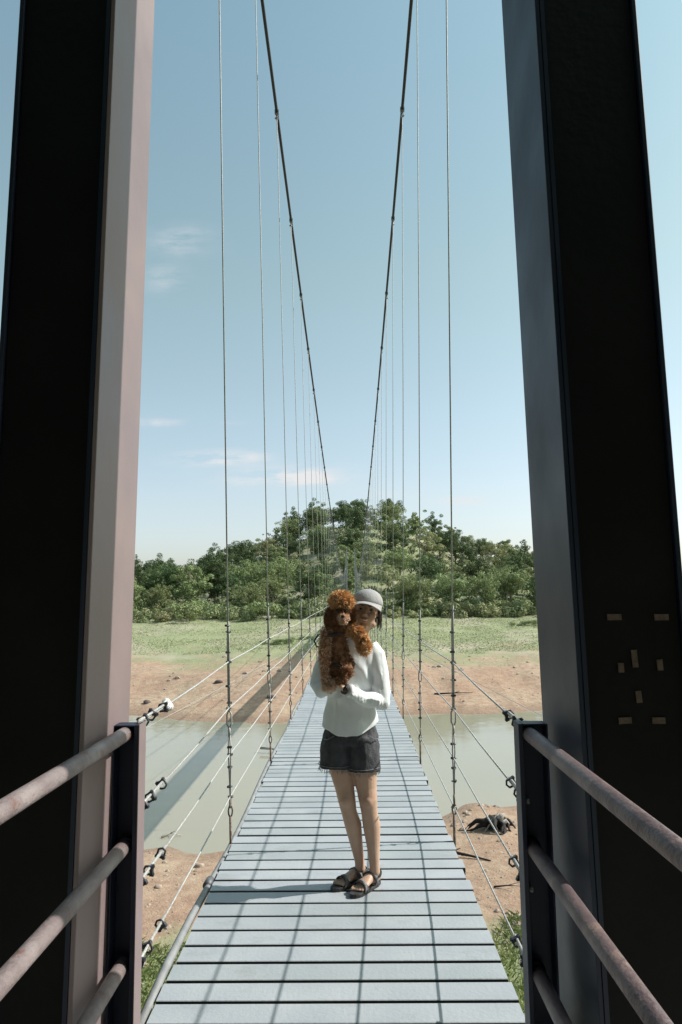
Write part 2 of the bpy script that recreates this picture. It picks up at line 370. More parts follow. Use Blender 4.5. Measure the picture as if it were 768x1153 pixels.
def clip(mb, p, d, sc=1.0):   # wire rope clip: saddle, U bolt, two nuts ; d = rope direction
    d = Vector(d).normalized(); a = d.orthogonal().normalized(); a = Quaternion(d, random.uniform(0, 6.28)) @ a; b = d.cross(a); p = Vector(p); q = sc
    mb.obox(p+a*.009*q, (d, a, b), (.008*q, .005*q, .016*q))
    for e in (-1, 1):
        mb.tube([p+b*.012*q*e-a*.012*q, p+b*.012*q*e+a*.018*q], .0035*q, 6)
        mb.tube([p+b*.012*q*e+a*.010*q, p+b*.012*q*e+a*.016*q], .0070*q, 6)
    mb.tube([p+b*.012*q-a*.011*q, p-a*.017*q, p-b*.012*q-a*.011*q], .0035*q, 6)
far_h = MB()
for k, y in enumerate(HY):
    for s in (-1, 1):
        zt = cable_z(y); xb = BC+s*.708; xt = BC+s*cable_x(zt)
        def P(z, dx=0, dy=0): t = z/zt; return Vector((xb+(xt-xb)*t+dx, y+dy, z))
        if k >= 49:
            far_h.tube([P(-.12), P(zt)], .004, 5); continue
        mb = MB(); detail = k < 14
        mb.tube([P(.9), P(zt*.5, .006*math.sin(k)), P(zt)], .0050 if k < 10 else .0042, 6)
        h = bpart(mb, 'hanger', M_galv if k < 12 else M_under, smooth=True)
        if detail:
            top = 1.43+.05*math.sin(k*3+s)
            mb = MB()      # rod with eye at the bottom, then doubled wire up to the clips
            mb.tube([P(-.15), P(.16)], .009, 6); 
            ring = [P(.19, .013*math.sin(q), 0)+Vector((0, .0, .034*math.cos(q))) for q in np.linspace(0, 2*math.pi, 13)]
            mb.tube(ring, .0055, 6)
            ring = [P(.245, 0, .013*math.sin(q))+Vector((0, 0, .034*math.cos(q))) for q in np.linspace(0, 2*math.pi, 13)]
            mb.tube(ring, .0055, 6)
            bpart(mb, 'hanger_rod', M_rust, h, smooth=True)
            mb = MB()
            mb.tube([P(.27), P(.55, -.008), P(.66, -.004)], .0045, 6); mb.tube([P(.27), P(.55, .008), P(.66, .004)], .0045, 6)
            mb.tube([P(.66), P(.71)], .008, 6)
            for e in (-1, 1): mb.tube([P(.70), P(.73, .014*e), P(.79, .014*e), P(.82)], .0055, 6)
            mb.tube([P(.81, -.004), P(top*.9, -.0055), P(top)], .0045, 6); mb.tube([P(.81, .005), P(top*.9, .006), P(top, .004)], .0045, 6)
            bpart(mb, 'turnbuckle', M_galv, h, smooth=True)
            cz = [.36, .46, .60, .88, .99, 1.17, 1.30, top-.01] if k < 8 else [.46, .95, 1.3]
            for c in cz:
                mb = MB(); clip(mb, P(c+.02*math.sin(k*7+c*50+s)), (0, 0, 1), .9); bpart(mb, 'wire_clip', M_clip, h)
            for j in range(4):
                mb = MB(); clip(mb, P(rope_y(s, j, k)), (0, .4, 1), .95); bpart(mb, 'rope_clip', M_zinc if j % 2 else M_clip, h)
        if k < 26:
            mb = MB(); c = P(zt); mb.obox(c-Vector((0, 0, .002)), ((1, 0, 0), (0, 1, 0), (0, 0, 1)), (.029, .022, .027)); clip(mb, c-Vector((0, 0, .10)), (0, 0, 1), 1.3); 
            mb.tube([c-Vector((.02, 0, .02)), c-Vector((0, 0, .075)), c+Vector((.02, 0, -.02))], .006, 6)
            bpart(mb, 'cable_clamp', M_zinc, h)
tag(bpart(far_h, 'far_hangers', M_under), kind='stuff')
for s in (-1, 1):
    for j in range(4):
        x0 = BC+s*.672; z0 = rope_y(s, j, -1); pts = [Vector((x0, 2.52, z0))]
        for k, y in enumerate(HY):
            z = rope_y(s, j, k); zt = cable_z(y); q = Vector((BC+s*(.708+(cable_x(zt)-.708)*z/zt), y, z))
            if k < 12:
                m_ = (pts[-1]+q)/2; m_.z -= .007; pts.append(m_)
            pts.append(q)
        mb = MB(); mb.tube(pts, .0044, 6); rp = bpart(mb, 'handrail_rope', M_rope, smooth=True)
        d = (pts[1]-pts[0]).normalized(); mb = MB(); L_ = .40 if s < 0 else .30
        sd_ = Vector((0, 0, 1)) if s > 0 else Vector((.3, 0, .9))
        mb.tube([pts[0]+d*.0, pts[0]+d*.05+sd_*.012, pts[0]+d*L_+sd_*.011], .0052, 6); 
        mb.tube([pts[0]-d*.02, pts[0]-d*.02+sd_*.012, pts[0]+d*.03+sd_*.014, pts[0]+d*.06], .006, 6)
        bpart(mb, 'rope_loop', M_rope, rp, smooth=True)
        for t in ((.05, .12, L_-.03) if s > 0 else (.06, .17, L_-.05)):
            mb = MB(); clip(mb, pts[0]+d*t, d, 1.15); bpart(mb, 'rope_clip', M_clip, rp)
        if s < 0 and j == 0:
            mb = MB()
            for q in range(7): mb.ball(pts[0]+d*(L_-.02+.012*q)+Vector((rng.normal()*.006, 0, rng.normal()*.008)), .013+.007*rng.random(), None, 8, 6)
            bpart(mb, 'white_plastic_wrap', M_white, rp)
# low wind cables bowing out on both sides
for s in (-1, 1):
    pts = []
    for y in np.linspace(14, 116, 60):
        q = ((65-y)/45)**2; pts.append((BC+s*(1.5+8*q), y, -.9-3.1*q))
    mb = MB(); mb.tube(pts, .011, 5); wc = bpart(mb, 'wind_cable', M_galv, smooth=True)
    mb = MB()
    for y in HY[10:44:3]:
        q = ((65-y)/45)**2; mb.tube([(BC+s*.7, y, -.15), (BC+s*(1.5+8*q), y, -.9-3.1*q)], .005, 4)
    bpart(mb, 'wind_tie', M_galv, wc)

# ------------------------------------------------------------------ tower pillars beside the camera
def pillar(s, label):
    """wide H section steel leg: two flanges across the walkway direction, web plate blackened as shade, facing along the bridge"""
    x0 = .795 if s > 0 else -.750
    y0, y1 = 2.20, 2.64; lean = .0138*(-s); wid = .345 if s > 0 else .335; H = 9.55
    root = empty('bridge_pillar', (x0+s*wid/2, 2.42, -.3)); tag(root, label, 'pillar', 'steel pillars of the near bridge tower')
    def slab(xa, xb, ya, yb, za=-.3, zb=H):
        mb = MB(); V = []
        for z in (za, zb):
            for x, y in ((xa, ya), (xb, ya), (xb, yb), (xa, yb)): V.append((x0+s*x+lean*z, y, z))
        mb.add(V, [(0, 1, 2, 3)[::-1], (4, 5, 6, 7), (0, 1, 5, 4), (1, 2, 6, 5), (2, 3, 7, 6), (3, 0, 4, 7)]); return mb
    def put(mb, n, m, bev=.003):
        o = mb.build(n, m, root, bevel=bev); o.location = -root.location; return o
    put(slab(0, .016, y0, y1), 'inner_flange', M_mauve if s < 0 else M_shade_paint)  # lit mauve on the left, its shade-darkened copy on the right
    put(slab(wid-.016, wid, y0, y1), 'outer_flange', M_shade_paint)
    put(slab(.018, wid-.018, y0+.012, y0+.028), 'web_plate', M_shade_black)
    put(slab(.018, wid-.018, y1-.028, y1-.012), 'back_plate', M_shade_paint)
    fl = slab(.0165, .030, y0-.002, y0+.012); put(fl, 'weld_strip', M_shade_paint, 0)
    return root
pl_ = pillar(-1, 'broad steel pillar on the left with a sunlit mauve inner face and shade-black front')
pr_ = pillar(1, 'broad dark steel pillar on the right with small brown strips on its shade-black front')
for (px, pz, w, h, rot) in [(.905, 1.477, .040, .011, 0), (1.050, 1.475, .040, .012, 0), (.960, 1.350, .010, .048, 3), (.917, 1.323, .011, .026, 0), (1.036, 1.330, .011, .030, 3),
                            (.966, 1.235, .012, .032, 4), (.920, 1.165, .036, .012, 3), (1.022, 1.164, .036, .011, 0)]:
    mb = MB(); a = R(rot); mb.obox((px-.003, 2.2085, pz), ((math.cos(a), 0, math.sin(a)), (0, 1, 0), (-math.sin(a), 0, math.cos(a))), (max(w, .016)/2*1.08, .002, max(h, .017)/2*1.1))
    o = mb.build('pillar_strip', M_strip, pr_); o.location = -pr_.location
# cross beam over the head of the tower and saddles (above the picture)
mb = MB(); mb.box(-.72, .72, 2.25, 2.59, 8.7, 9.05); tb = mb.build('tower_crossbeam', M_shade_paint); tag(tb, 'dark steel beam joining the tops of the two near pillars', 'beam')
# landing slab of the bridge near the camera
mb = MB(); mb.box(-1.6, 1.6, -4.5, 2.59, -.35, -.02); tag(mb.build('landing_slab', M_concrete), kind='structure')
mb = MB(); mb.box(-2.2, 2.2, -8, 2.4, -5.5, -.36); tag(mb.build('abutment', M_concrete), kind='structure')

# ------------------------------------------------------------------ pipe railings
def railing(s, label):
    root = empty('pipe_railing', (s*.68, 1.2, -.02)); tag(root, label, 'railing', 'pipe railings beside the walkway')
    def put(mb, n, m, par=None, **k):
        o = mb.build(n, m, par or root, **k); o.location = -root.location if par is None else (0, 0, 0); return o
    xi, xo = (.652, .752) if s > 0 else (.648, .738)
    for yb, nm in ((2.47, 'end_post'), (-.4, 'end_post')):
        mb = MB(); zt = 1.118 if s < 0 else 1.11
        mb.box(min(s*xi, s*(xi+.016)), max(s*xi, s*(xi+.016)), yb, yb+.075, -.02, zt)
        mb.box(min(s*(xi+.0165), s*xo), max(s*(xi+.0165), s*xo), yb+.062, yb+.073, -.02, zt-.002)
        mb.box(min(s*(xo-.006), s*xo), max(s*(xo-.006), s*xo), yb, yb+.061, -.02, zt-.001)
        mb.box(min(s*(xi+.017), s*(xo-.007)), max(s*(xi+.017), s*(xo-.007)), yb+.002, yb+.061, zt-.006, zt-.0005)
        p = put(mb, nm, M_shade_paint, bevel=.002)  # post coloured dark to stand for the shadow it sits in
        if s < 0:
            mb = MB(); mb.box(s*xi+.0002, s*xi+.003, yb-.002, yb+.077, -.02, zt+.001); o = mb.build('post_face', M_mauve, p)  # only the sunlit face keeps the mauve
    xr = s*.690 if s > 0 else -.697
    for z in ((1.087, .712, .330) if s < 0 else (1.075, .70, .305)):
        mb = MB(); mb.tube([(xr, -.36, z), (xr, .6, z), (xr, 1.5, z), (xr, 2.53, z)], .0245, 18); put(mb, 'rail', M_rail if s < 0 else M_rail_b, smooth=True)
        mb = MB(); mb.tube([(xr, 2.497, z), (xr, 2.512, z)], .0285, 16); put(mb, 'weld_collar', M_shade_paint, smooth=True)
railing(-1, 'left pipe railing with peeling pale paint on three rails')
railing(1, 'right pipe railing with rusty maroon rails in front of the dark pillar')

# ------------------------------------------------------------------ far tower
ft = empty('far_bridge_tower', (BC, 127.6, -.5)); tag(ft, 'slim pale two-legged bridge tower at the far end of the footbridge', 'tower')
def fput(mb, n, m): o = mb.build(n, m, ft); o.location = -ft.location
for s in (-1, 1):
    mb = MB(); V = []
    for z, w in ((-.6, .13), (9.5, .085)):
        for a, b in ((-1, -1), (1, -1), (1, 1), (-1, 1)): V.append((BC+s*(.82 if z < 0 else .72)+a*w, 127.6+b*.2, z))
    mb.add(V, [(3, 2, 1, 0), (4, 5, 6, 7), (0, 1, 5, 4), (1, 2, 6, 5), (2, 3, 7, 6), (3, 0, 4, 7)]); fput(mb, 'leg', M_pale)
mb = MB(); mb.box(BC-1.6, BC+1.6, 127.1, 132, -2.5, -.62); fput(mb, 'footing', M_concrete)

# ------------------------------------------------------------------ vegetation
def leaf_mat(name, a, b, var=.16):
    return mat(name, a, b, .55, .6, spec=.25, trans=.22, objvar=var, lo=.38, hi=.62)
LM = {'dark': leaf_mat('dark_foliage', (.055, .095, .035), (.13, .17, .07)),
      'mid': leaf_mat('mid_foliage', (.17, .215, .085), (.28, .32, .15)),
      'olive': leaf_mat('olive_foliage', (.25, .27, .125), (.35, .355, .19)),
      'dry': leaf_mat('dry_foliage', (.29, .28, .20), (.23, .225, .16)),
      'bush': leaf_mat('bush_foliage', (.17, .21, .095), (.30, .33, .17))}
M_bark = mat('bark', (.16, .13, .10), (.26, .23, .19), 3, .9, 0, .4, 20)
def leaves(centres, radii, n, size, rg, flat=.8, outward=.6):
    ci = rg.integers(0, len(centres), n) if radii is None else rg.choice(len(centres), n, p=(radii**2)/(radii**2).sum())
    d = rg.normal(size=(n, 3)); d /= np.linalg.norm(d, axis=1)[:, None]
    rr = radii[ci]*(.55+.5*rg.random(n)**.5)
    c = centres[ci]+d*rr[:, None]*np.array([1, 1, flat])
    nrm = d*1.0+rg.normal(size=(n, 3))*.42; nrm[:, 2] += .2; nrm /= np.linalg.norm(nrm, axis=1)[:, None]
    t = np.cross(nrm, rg.normal(size=(n, 3))); t /= np.linalg.norm(t, axis=1)[:, None]; b = np.cross(nrm, t)
    s = size*(.55+.9*rg.random(n))[:, None]; w = s*(.45+.3*rg.random(n))[:, None]
    V = np.stack([c-t*s, c-b*w*.9+t*s*.05+nrm*s*.15, c+t*s, c+b*w+nrm*s*.12], 1).reshape(-1, 3)
    return V, np.arange(len(V)).reshape(-1, 4)
def make_tree_meshes(seed, h, rx, rz, nclump, nleaf, size, style='round'):
    rg = np.random.default_rng(seed); C = []; Rr = []
    for i in range(nclump):
        d = rg.normal(size=3); d /= np.linalg.norm(d); k = rg.random()**.45
        p = np.array([d[0]*rx*k, d[1]*rx*k, h-rz+d[2]*rz*k*(1 if d[2] > 0 else .85)])
        if style == 'tiered': p[2] = round(p[2]/1.3)*1.3+rg.normal()*.15
        C.append(p+rg.normal(size=3)*.25); Rr.append((.12+.12*rg.random())*rx*(1.15 if style == 'round' else .95))
    C = np.array(C); Rr = np.array(Rr)
    V, Q = leaves(C, Rr, nleaf, size, rg, .75)
    crown = fastmesh('crown', V, Q)
    mb = MB(); tr = .16*h/8
    mb.tube([(0, 0, -.8), (.08*rg.normal(), .08*rg.normal(), h*.3), (.2*rg.normal(), .2*rg.normal(), h*.75)], [tr*1.3, tr, tr*.4], 7)
    for i in range(9):
        c = C[rg.integers(len(C))]; z0 = h*(.25+.3*rg.random())
        mb.tube([(0, 0, z0), (c[0]*.5, c[1]*.5, (z0+c[2])/2+.2), tuple(c)], [tr*.55, tr*.35, tr*.1], 5)
    trunk = mb.mesh('trunk'); return crown, trunk
TV = []
specs = [('dark', 8.5, 3.6, 3.6, 62, 7000, .13, 'round'), ('dark', 9.5, 3.2, 4.2, 60, 6600, .13, 'round'), ('mid', 8.0, 3.8, 3.2, 64, 7000, .13, 'round'),
         ('mid', 7.0, 3.0, 3.0, 46, 5200, .13, 'tiered'), ('olive', 8.0, 3.3, 3.4, 50, 5600, .13, 'round'), ('olive', 6.5, 3.2, 2.7, 48, 5000, .125, 'tiered'),
         ('dry', 8.0, 2.8, 3.4, 26, 900, .15, 'tiered'), ('mid', 9.5, 3.2, 4.3, 60, 7000, .13, 'tiered')]
for i, sp_ in enumerate(specs):
    c, t = make_tree_meshes(100+i, *sp_[1:]); c.materials.append(LM[sp_[0]]); t.materials.append(M_bark); TV.append((sp_[0], c, t))
KINDN = {'dark': 'dense dark green', 'mid': 'mid green', 'olive': 'pale olive', 'dry': 'greyish half-bare'}
def tree(vi, x, y, sc, rot, label=None, group=None, zoff=0):
    kind, c, t = TV[vi]
    r = empty('tree', (x, y, float(ground(x, y))-.15+zoff)); r.scale = (sc*(.92+.2*random.random()), sc*(.92+.2*random.random()), sc); r.rotation_euler = (0, 0, rot)
    a = bpy.data.objects.new('crown', c); b = bpy.data.objects.new('trunk', t)
    for q in (a, b): COL.objects.link(q); q.parent = r
    tag(r, label, 'tree', group); return r
ORD = 'first second third fourth fifth sixth seventh eighth ninth tenth eleventh twelfth thirteenth fourteenth fifteenth sixteenth seventeenth eighteenth nineteenth twentieth'.split()
PEND = []
def vis(x, y): return -.305 < (x-.09)/y < .262
def label_pending(cat, noun):
    """label every tree or bush by its look and row, counted from the lit left pillar"""
    g = {}
    for (o, kind, row, x, y) in PEND: g.setdefault((kind, row, vis(x, y)), []).append((x/y, o))
    for (kind, row, v), L in g.items():
        L.sort(key=lambda q: q[0]); grp = f'{kind} {noun}{"es" if noun == "bush" else "s"} {row}'
        for i, (a, o) in enumerate(L):
            if not v: lb = f'{kind} {noun} {row}, {ORD[min(i, 19)]} of those beyond the pillars'; grp2 = grp+', past the '+('left' if a < 0 else 'right')+' pillar'
            else:
                lb = f'{kind} {noun} {row}, {ORD[min(i, 19)]} from left' if len(L) > 1 else f'{kind} {noun} {row}, the only one there'; grp2 = grp
            tag(o, lb, cat, grp2)
    PEND.clear()
random.seed(11); placed = []
def try_tree(x, y, vi, sc):
    for (a, b) in placed:
        if (a-x)**2+((b-y)*.8)**2 < 3.1**2: return False
    placed.append((x, y)); row = ROWN; k = KINDN[TV[vi][0]]
    PEND.append((tree(vi, x, y, sc, random.uniform(0, 6.28)), k, row, x, y)); return True
rows = [(134, 9, 'front'), (142, 7.5, ''), (151, 7.5, ''), (160, 8, ''), (170, 8, ''), (181, 8.5, ''), (193, 8.5, ''), (205, 7, 'top'), (214, 6, 'top')]
ROWNAMES = ['in the front row', 'in the second row', 'in the third row uphill', 'in the fourth row uphill', 'in the fifth row uphill', 'in the sixth row uphill', 'just below the skyline', 'on the skyline', 'just behind the skyline']
for (y, st, kind), ROWN in zip(rows, ROWNAMES):
    half = y*.345; x = -half+random.uniform(0, 3)
    while x < half:
        yy = y+random.uniform(-3.5, 3.5); xx = x+random.uniform(-2, 2)
        w = [.30, .18, .22, .12, .10, .08, .03, .12] if kind != 'top' else [.15, .1, .2, .15, .15, .1, .12, .15]
        if kind == 'front': w = [.2, .08, .2, .15, .15, .15, 0, .07]
        if abs(xx) < 4 and yy < 142: x += st; continue
        vi = random.choices(range(8), w)[0]; sc = random.uniform(.78, 1.22)
        if kind == 'front': sc *= .85
        if xx/yy < -.17 and yy < 160: sc *= 1.12
        try_tree(xx, yy, vi, sc); x += st*random.uniform(.75, 1.25)
label_pending('tree', 'tree')
# the tall tree standing clear of the skyline, and the tuft on the summit
for (x, y, vi, sc, lb) in [(-9.6, 207, 1, 1.12, 'tall dark tree standing clear of the skyline left of the summit'), (3.2, 212, 0, .95, 'small dark tree on the very top of the hill'),
                           (41.5, 176, 6, 1.0, 'tall pale half-bare tree rising over the right skyline'), (-38, 146, 0, 1.12, 'big dark round tree beside the lit pillar'), (-29, 150, 1, .95, 'small dark round tree low on the left skyline')]:
    tree(vi, x, y, sc, 1.3*x, lb)
# bushes along the edge of the wood, each its own thing
BV = []
for i in range(4):
    rg = np.random.default_rng(300+i); n = 16; C = np.stack([rg.normal(size=n)*1.1, rg.normal(size=n)*.9, .35+rg.random(n)*1.3], 1); Rr = .45+.35*rg.random(n)
    V, Qd = leaves(C, Rr, 1900, .12, rg, .8); me = fastmesh('foliage', V, Qd); me.materials.append(LM['bush'] if i % 2 else LM['mid'] if i == 2 else LM['olive']); 
    mb = MB()
    for q in range(6): c = C[q]; mb.tube([(c[0]*.1, c[1]*.1, -.3), tuple(c*.55), tuple(c)], [.04, .03, .012], 5)
    st_ = mb.mesh('stems'); st_.materials.append(M_bark); BV.append((me, st_))
random.seed(23); nb = 0
for (y, st) in ((127, 3.4), (132, 3.0), (138, 4.2)):
    x = -.345*y
    while x < .31*y:
        xx = x+random.uniform(-.8, .8); yy = y+random.uniform(-2.5, 2.5)
        if abs(xx) > 3.0:
            i = random.randrange(4); me, st_ = BV[i]; z = float(ground(xx, yy)); sc = random.uniform(.8, 1.55)
            r = empty('bush', (xx, yy, z-.05)); r.scale = (sc*1.15, sc, sc); r.rotation_euler = (0, 0, random.uniform(0, 6))
            for nm, m_ in (('foliage', me), ('stems', st_)): q = bpy.data.objects.new(nm, m_); COL.objects.link(q); q.parent = r
            rw = 'at the meadow edge' if y < 130 else 'in the lower thicket' if y < 135 else 'right under the trees'
            PEND.append((r, ['pale olive', 'yellowish green', 'mid green', 'yellowish green'][i], rw, xx, yy))
        x += st*random.uniform(.8, 1.25)
label_pending('bush', 'bush')
for (xx, yy, lb, sc) in [(27.5, 112, 'lone dark low bush in the meadow near the dark pillar', .55), (-9.5, 93, 'low dark shrub beside the bridge shadow in the meadow', .5), (-6.6, 97, 'tiny shrub right next to the bridge shadow on the meadow', .36)]:
    me, st_ = BV[2]; r = empty('bush', (xx, yy, float(ground(xx, yy))-.25)); r.scale = (sc*1.6, sc, sc)
    for nm, m_ in (('foliage', me), ('stems', st_)): q = bpy.data.objects.new(nm, m_); COL.objects.link(q); q.parent = r
    tag(r, lb, 'bush')
# undergrowth on the slope between the trees
rg = np.random.default_rng(5); n = 1500
ux = rg.uniform(-75, 72, n); uy = rg.uniform(133, 222, n); uz = ground(ux, uy)+.5
C = np.stack([ux, uy, uz], 1); V, Qd = leaves(C, .8+.6*rg.random(n), 40000, .25, rg, .7)
ug = link('undergrowth', fastmesh('undergrowth', V, Qd), LM['dark']); tag(ug, 'tangled green undergrowth between the trees of the hillside', 'undergrowth', kind='stuff')
# grass
M_blade = mat('grass_blade', (.15, .21, .07), (.26, .29, .12), 1.2, .7, spec=.2, trans=.25, vec='Object')
M_blade2 = mat('meadow_grass', (.33, .36, .20), (.42, .43, .27), .4, .8, spec=.15, trans=.2, vec='Object')
def blades(name, xs, ys, h, w, m, label, rg, lean=.5):
    n = len(xs); zs = ground(xs, ys)-.02; a = rg.random(n)*6.283; hh = h*(.4+rg.random(n)); d = np.stack([np.cos(a), np.sin(a), 0*a], 1)
    ln = rg.normal(size=(n, 3))*lean; ln[:, 2] = 0; base = np.stack([xs, ys, zs], 1); up = np.array([0, 0, 1.])
    ww = w*(.6+.8*rg.random(n))[:, None]
    V = np.stack([base-d*ww, base+d*ww, base+(up+ln*.6)*hh[:, None]*.6+d*ww*.6, base+(up*.95+ln*1.2)*hh[:, None]], 1).reshape(-1, 3)
    o = link(name, fastmesh(name, V, np.arange(4*n).reshape(-1, 4)), m); tag(o, label, 'grass', kind='stuff')
rg = np.random.default_rng(8)
n = 60000; xs = rg.uniform(-11, 14, n); ys = 13+rg.random(n)**.8*10.5; keep = (vnoise(xs, ys, .7, 9)+.5)*3.2+19.2 > ys
keep &= rg.random(n) < np.clip(1.25*(vnoise(xs, ys, 1.1, 12)+.75), .12, 1)
blades('near_bank_grass', xs[keep], ys[keep], .17, .012, M_blade, 'short green weeds and grass on the near river bank', rg)
n = 60000; ys = 80+rg.random(n)*52; xs = rg.uniform(-1, 1, n)*ys*.34; keep = (vnoise(xs, ys, .11, 10)*16+vnoise(xs, ys, .4, 13)*6+84 < ys) & (rg.random(n) < np.clip(vnoise(xs, ys, .25, 14)*2.2+.75, .05, 1))
blades('meadow_grass', xs[keep], ys[keep], .15, .05, M_blade2, 'pale green rough meadow grass on the far bank', rg, .8)
# stones on the near bank
M_stone = mat('pale_stone', (.38, .31, .25), (.24, .18, .14), 5, .9, 0, .4, 20)
def rock_mesh(name, seed, size=1., sub=2):
    bm = bmesh.new(); bmesh.ops.create_icosphere(bm, subdivisions=sub, radius=size)
    for v in bm.verts: v.co *= 1+.45*mnoise.noise(v.co*1.3/size+Vector((seed*7, 0, 0))); v.co.z *= .55
    me = bpy.data.meshes.new(name); bm.to_mesh(me); bm.free(); return me
rg = np.random.default_rng(4)
for (nm, n, xr, yr, s0, lb) in [('bank_stones', 2600, (-12, 13), (18.5, 36), .035, 'small stones and clods scattered over the near red soil bank'), ('far_bank_stones', 500, (-30, 30), (61, 84), .07, 'small stones and debris on the far red soil bank')]:
    mb = MB(); base = rock_mesh('t', 1, 1., 1); bv = np.array([v.co[:] for v in base.vertices]); bf = [tuple(p.vertices) for p in base.polygons]
    xs = rg.uniform(*xr, n); ys = rg.uniform(*yr, n); zs = ground(xs, ys)
    for x, y, z in zip(xs, ys, zs):
        if z < WATER+.05: continue
        s_ = s0*(.5+rg.pareto(2.6)); s_ = min(s_, s0*4.5); a = rg.random()*6.28; Rm = np.array([[math.cos(a), -math.sin(a), 0], [math.sin(a), math.cos(a), 0], [0, 0, 1]])
        mb.add((bv*s_*np.array([1+.5*rg.random(), 1, .8+.4*rg.random()])) @ Rm.T+np.array([x, y, z+s_*.12]), bf)
    o = mb.build(nm, M_stone); tag(o, lb, 'stones', kind='stuff')
M_dstone = mat('dark_stone', (.07, .05, .045), (.12, .09, .08), 5, .9, 0, .4, 20)
for (x, y, s_, m_, lb) in [(-5.6, 26.8, .17, M_stone, 'biggest pale stone on the near left bank close to the deck edge'), (-7.1, 25.0, .15, M_stone, 'rounded pale stone on the near left bank behind the handrail ropes'),
                         (-6.5, 24.6, .13, M_stone, 'flat pale stone on the near left bank beside the grass'), (-13.0, 69.5, .42, M_dstone, 'dark stone alone on the far red bank left of the hangers'),
                         (-18.5, 64.5, .36, M_dstone, 'dark stone low on the far bank nearest the lit pillar'), (-7.2, 64.3, .40, M_dstone, 'dark stone at the waterline beside the bridge shadow'), (-3.2, 66.5, .34, M_dstone, 'dark stone on the far bank just left of the deck')]:
    o = link('rock', rock_mesh('rock', x, s_), m_, None, True); o.location = (x, y, float(ground(x, y))+s_*.15); tag(o, lb, 'rock')

# ------------------------------------------------------------------ dead stump with roots, twigs
M_char = mat('charred_wood', (.008, .007, .007), (.022, .018, .016), 8, .85, 0, .5, 30)
M_drift = mat('bleached_wood', (.42, .39, .35), (.30, .27, .24), 8, .8, 0, .4, 30)
def stump():
    x, y = 5.85, 30.2; z = float(ground(x, y)); root = empty('dead_stump', (x, y, z-.05)); root.scale = (.84, .9, .92); tag(root, 'black charred tree stump with spreading roots on the near right bank', 'stump')
    rg = np.random.default_rng(3); mb = MB()
    mb.ball((0, 0, .22), (.55, .42, .34)); 
    for i in range(17):
        a = rg.random()*6.283; L_ = .7+.9*rg.random(); w = .13+.07*rg.random(); up = .35*rg.random()
        p = [Vector((math.cos(a)*.2, math.sin(a)*.2, .2+.2*rg.random()))]
        for q in range(1, 5): 
            a += rg.normal()*.22; p.append(Vector((math.cos(a)*(.2+L_*q/4), math.sin(a)*(.2+L_*q/4)*.8, max(.0, .3*(1-q/3.4))+up*math.sin(q*.9))))
        mb.tube(p, [w, w*.75, w*.5, w*.32, w*.1], 7)
    me = weld(mb, 'root_mass', .03, 1); displace(me, lambda c: .05*mnoise.noise(Vector(c)*5)); link('root_mass', me, M_char, root, True)
    mb = MB(); mb.tube([(-.62, -.45, -.02), (-.2, -.35, .45), (.35, -.3, 1.05)], [.035, .03, .012], 6); mb.tube([(.05, -.2, .3), (.25, -.3, .62), (.42, -.3, .72)], [.16, .13, .04], 7)
    mb.tube([(.15, -.3, .2), (.5, -.35, .45), (.62, -.3, .3)], [.12, .09, .03], 7)
    link('bleached_branch', mb.mesh('bleached_branch'), M_drift, root, True)
stump()
def stick(name, pts, r, m, label):
    x, y = pts[0][:2]; P = [(a, b, float(ground(a, b))+c) for a, b, c in pts]; P = [(max(p[0], p[0]), p[1], max(p[2], WATER+.03)) for p in P]
    mb = MB(); mb.tube(P, [r*(1-.75*i/(len(P)-1)) for i in range(len(P))], 6); mb.tube([P[1], (P[1][0]+.35, P[1][1]-.25, P[1][2]+.2)], [r*.5, r*.15], 5)
    o = mb.build(name, m, None, smooth=True); tag(o, label, 'branch')
stick('fallen_root', [(2.9, 27.9, .05), (3.6, 27.3, .16), (4.3, 26.9, .08), (4.9, 26.3, .02)], .085, M_char, 'dark fallen root lying on the soil left of the charred stump')
stick('fallen_twig', [(4.5, 23.7, .03), (4.9, 23.5, .1), (5.3, 23.6, .02)], .03, M_char, 'thin dark twig on soil near the grass, right of the deck')
stick('driftwood', [(-8.1, 31.0, .12), (-7.8, 31.3, .3), (-7.3, 31.2, .25)], .05, M_drift, 'bleached driftwood sticking out of the shallow water at the left shore')
stick('driftwood', [(7.6, 66.5, .03), (9.5, 66.2, .22), (11.2, 66.6, .12)], .09, M_char, 'dark branch lying on the far right mud bank')
stick('driftwood', [(-6.0, 47, 2.0), (-4.6, 46.6, 2.1), (-3.3, 46.8, 2.0)], .09, M_drift, 'brown branch floating in the river left of the deck')

# unseen trees added behind and beside the camera to block sky light
random.seed(31); TI = 0
for (x, y, vi, sc) in sorted([(-9, 1, 0, 1.5), (-14, 6, 1, 1.5), (-19, 2, 2, 1.9), (-12, -5, 1, 2.1), (-6.5, -8, 0, 2.1), (-1.5, -9, 1, 2.2), (3.5, -9, 0, 2.2), (8.5, -8, 1, 2.1), (13, -5, 0, 1.8), (-9, -14, 1, 2.5), (0, -16, 0, 2.6), (9, -15, 1, 2.5), (-24, 8, 7, 1.6), (21, 1, 0, 1.15), (16, -12, 2, 2.2), (-18, -8, 0, 2.2), (15, 4, 0, .95)]):
    tree(vi, x, y, sc, random.uniform(0, 6), f'unseen tall tree added to block sky behind the near pillars, {ORD[TI]} counted from the left', 'added sky-blocking trees behind the bridge head', 0)
    TI += 1

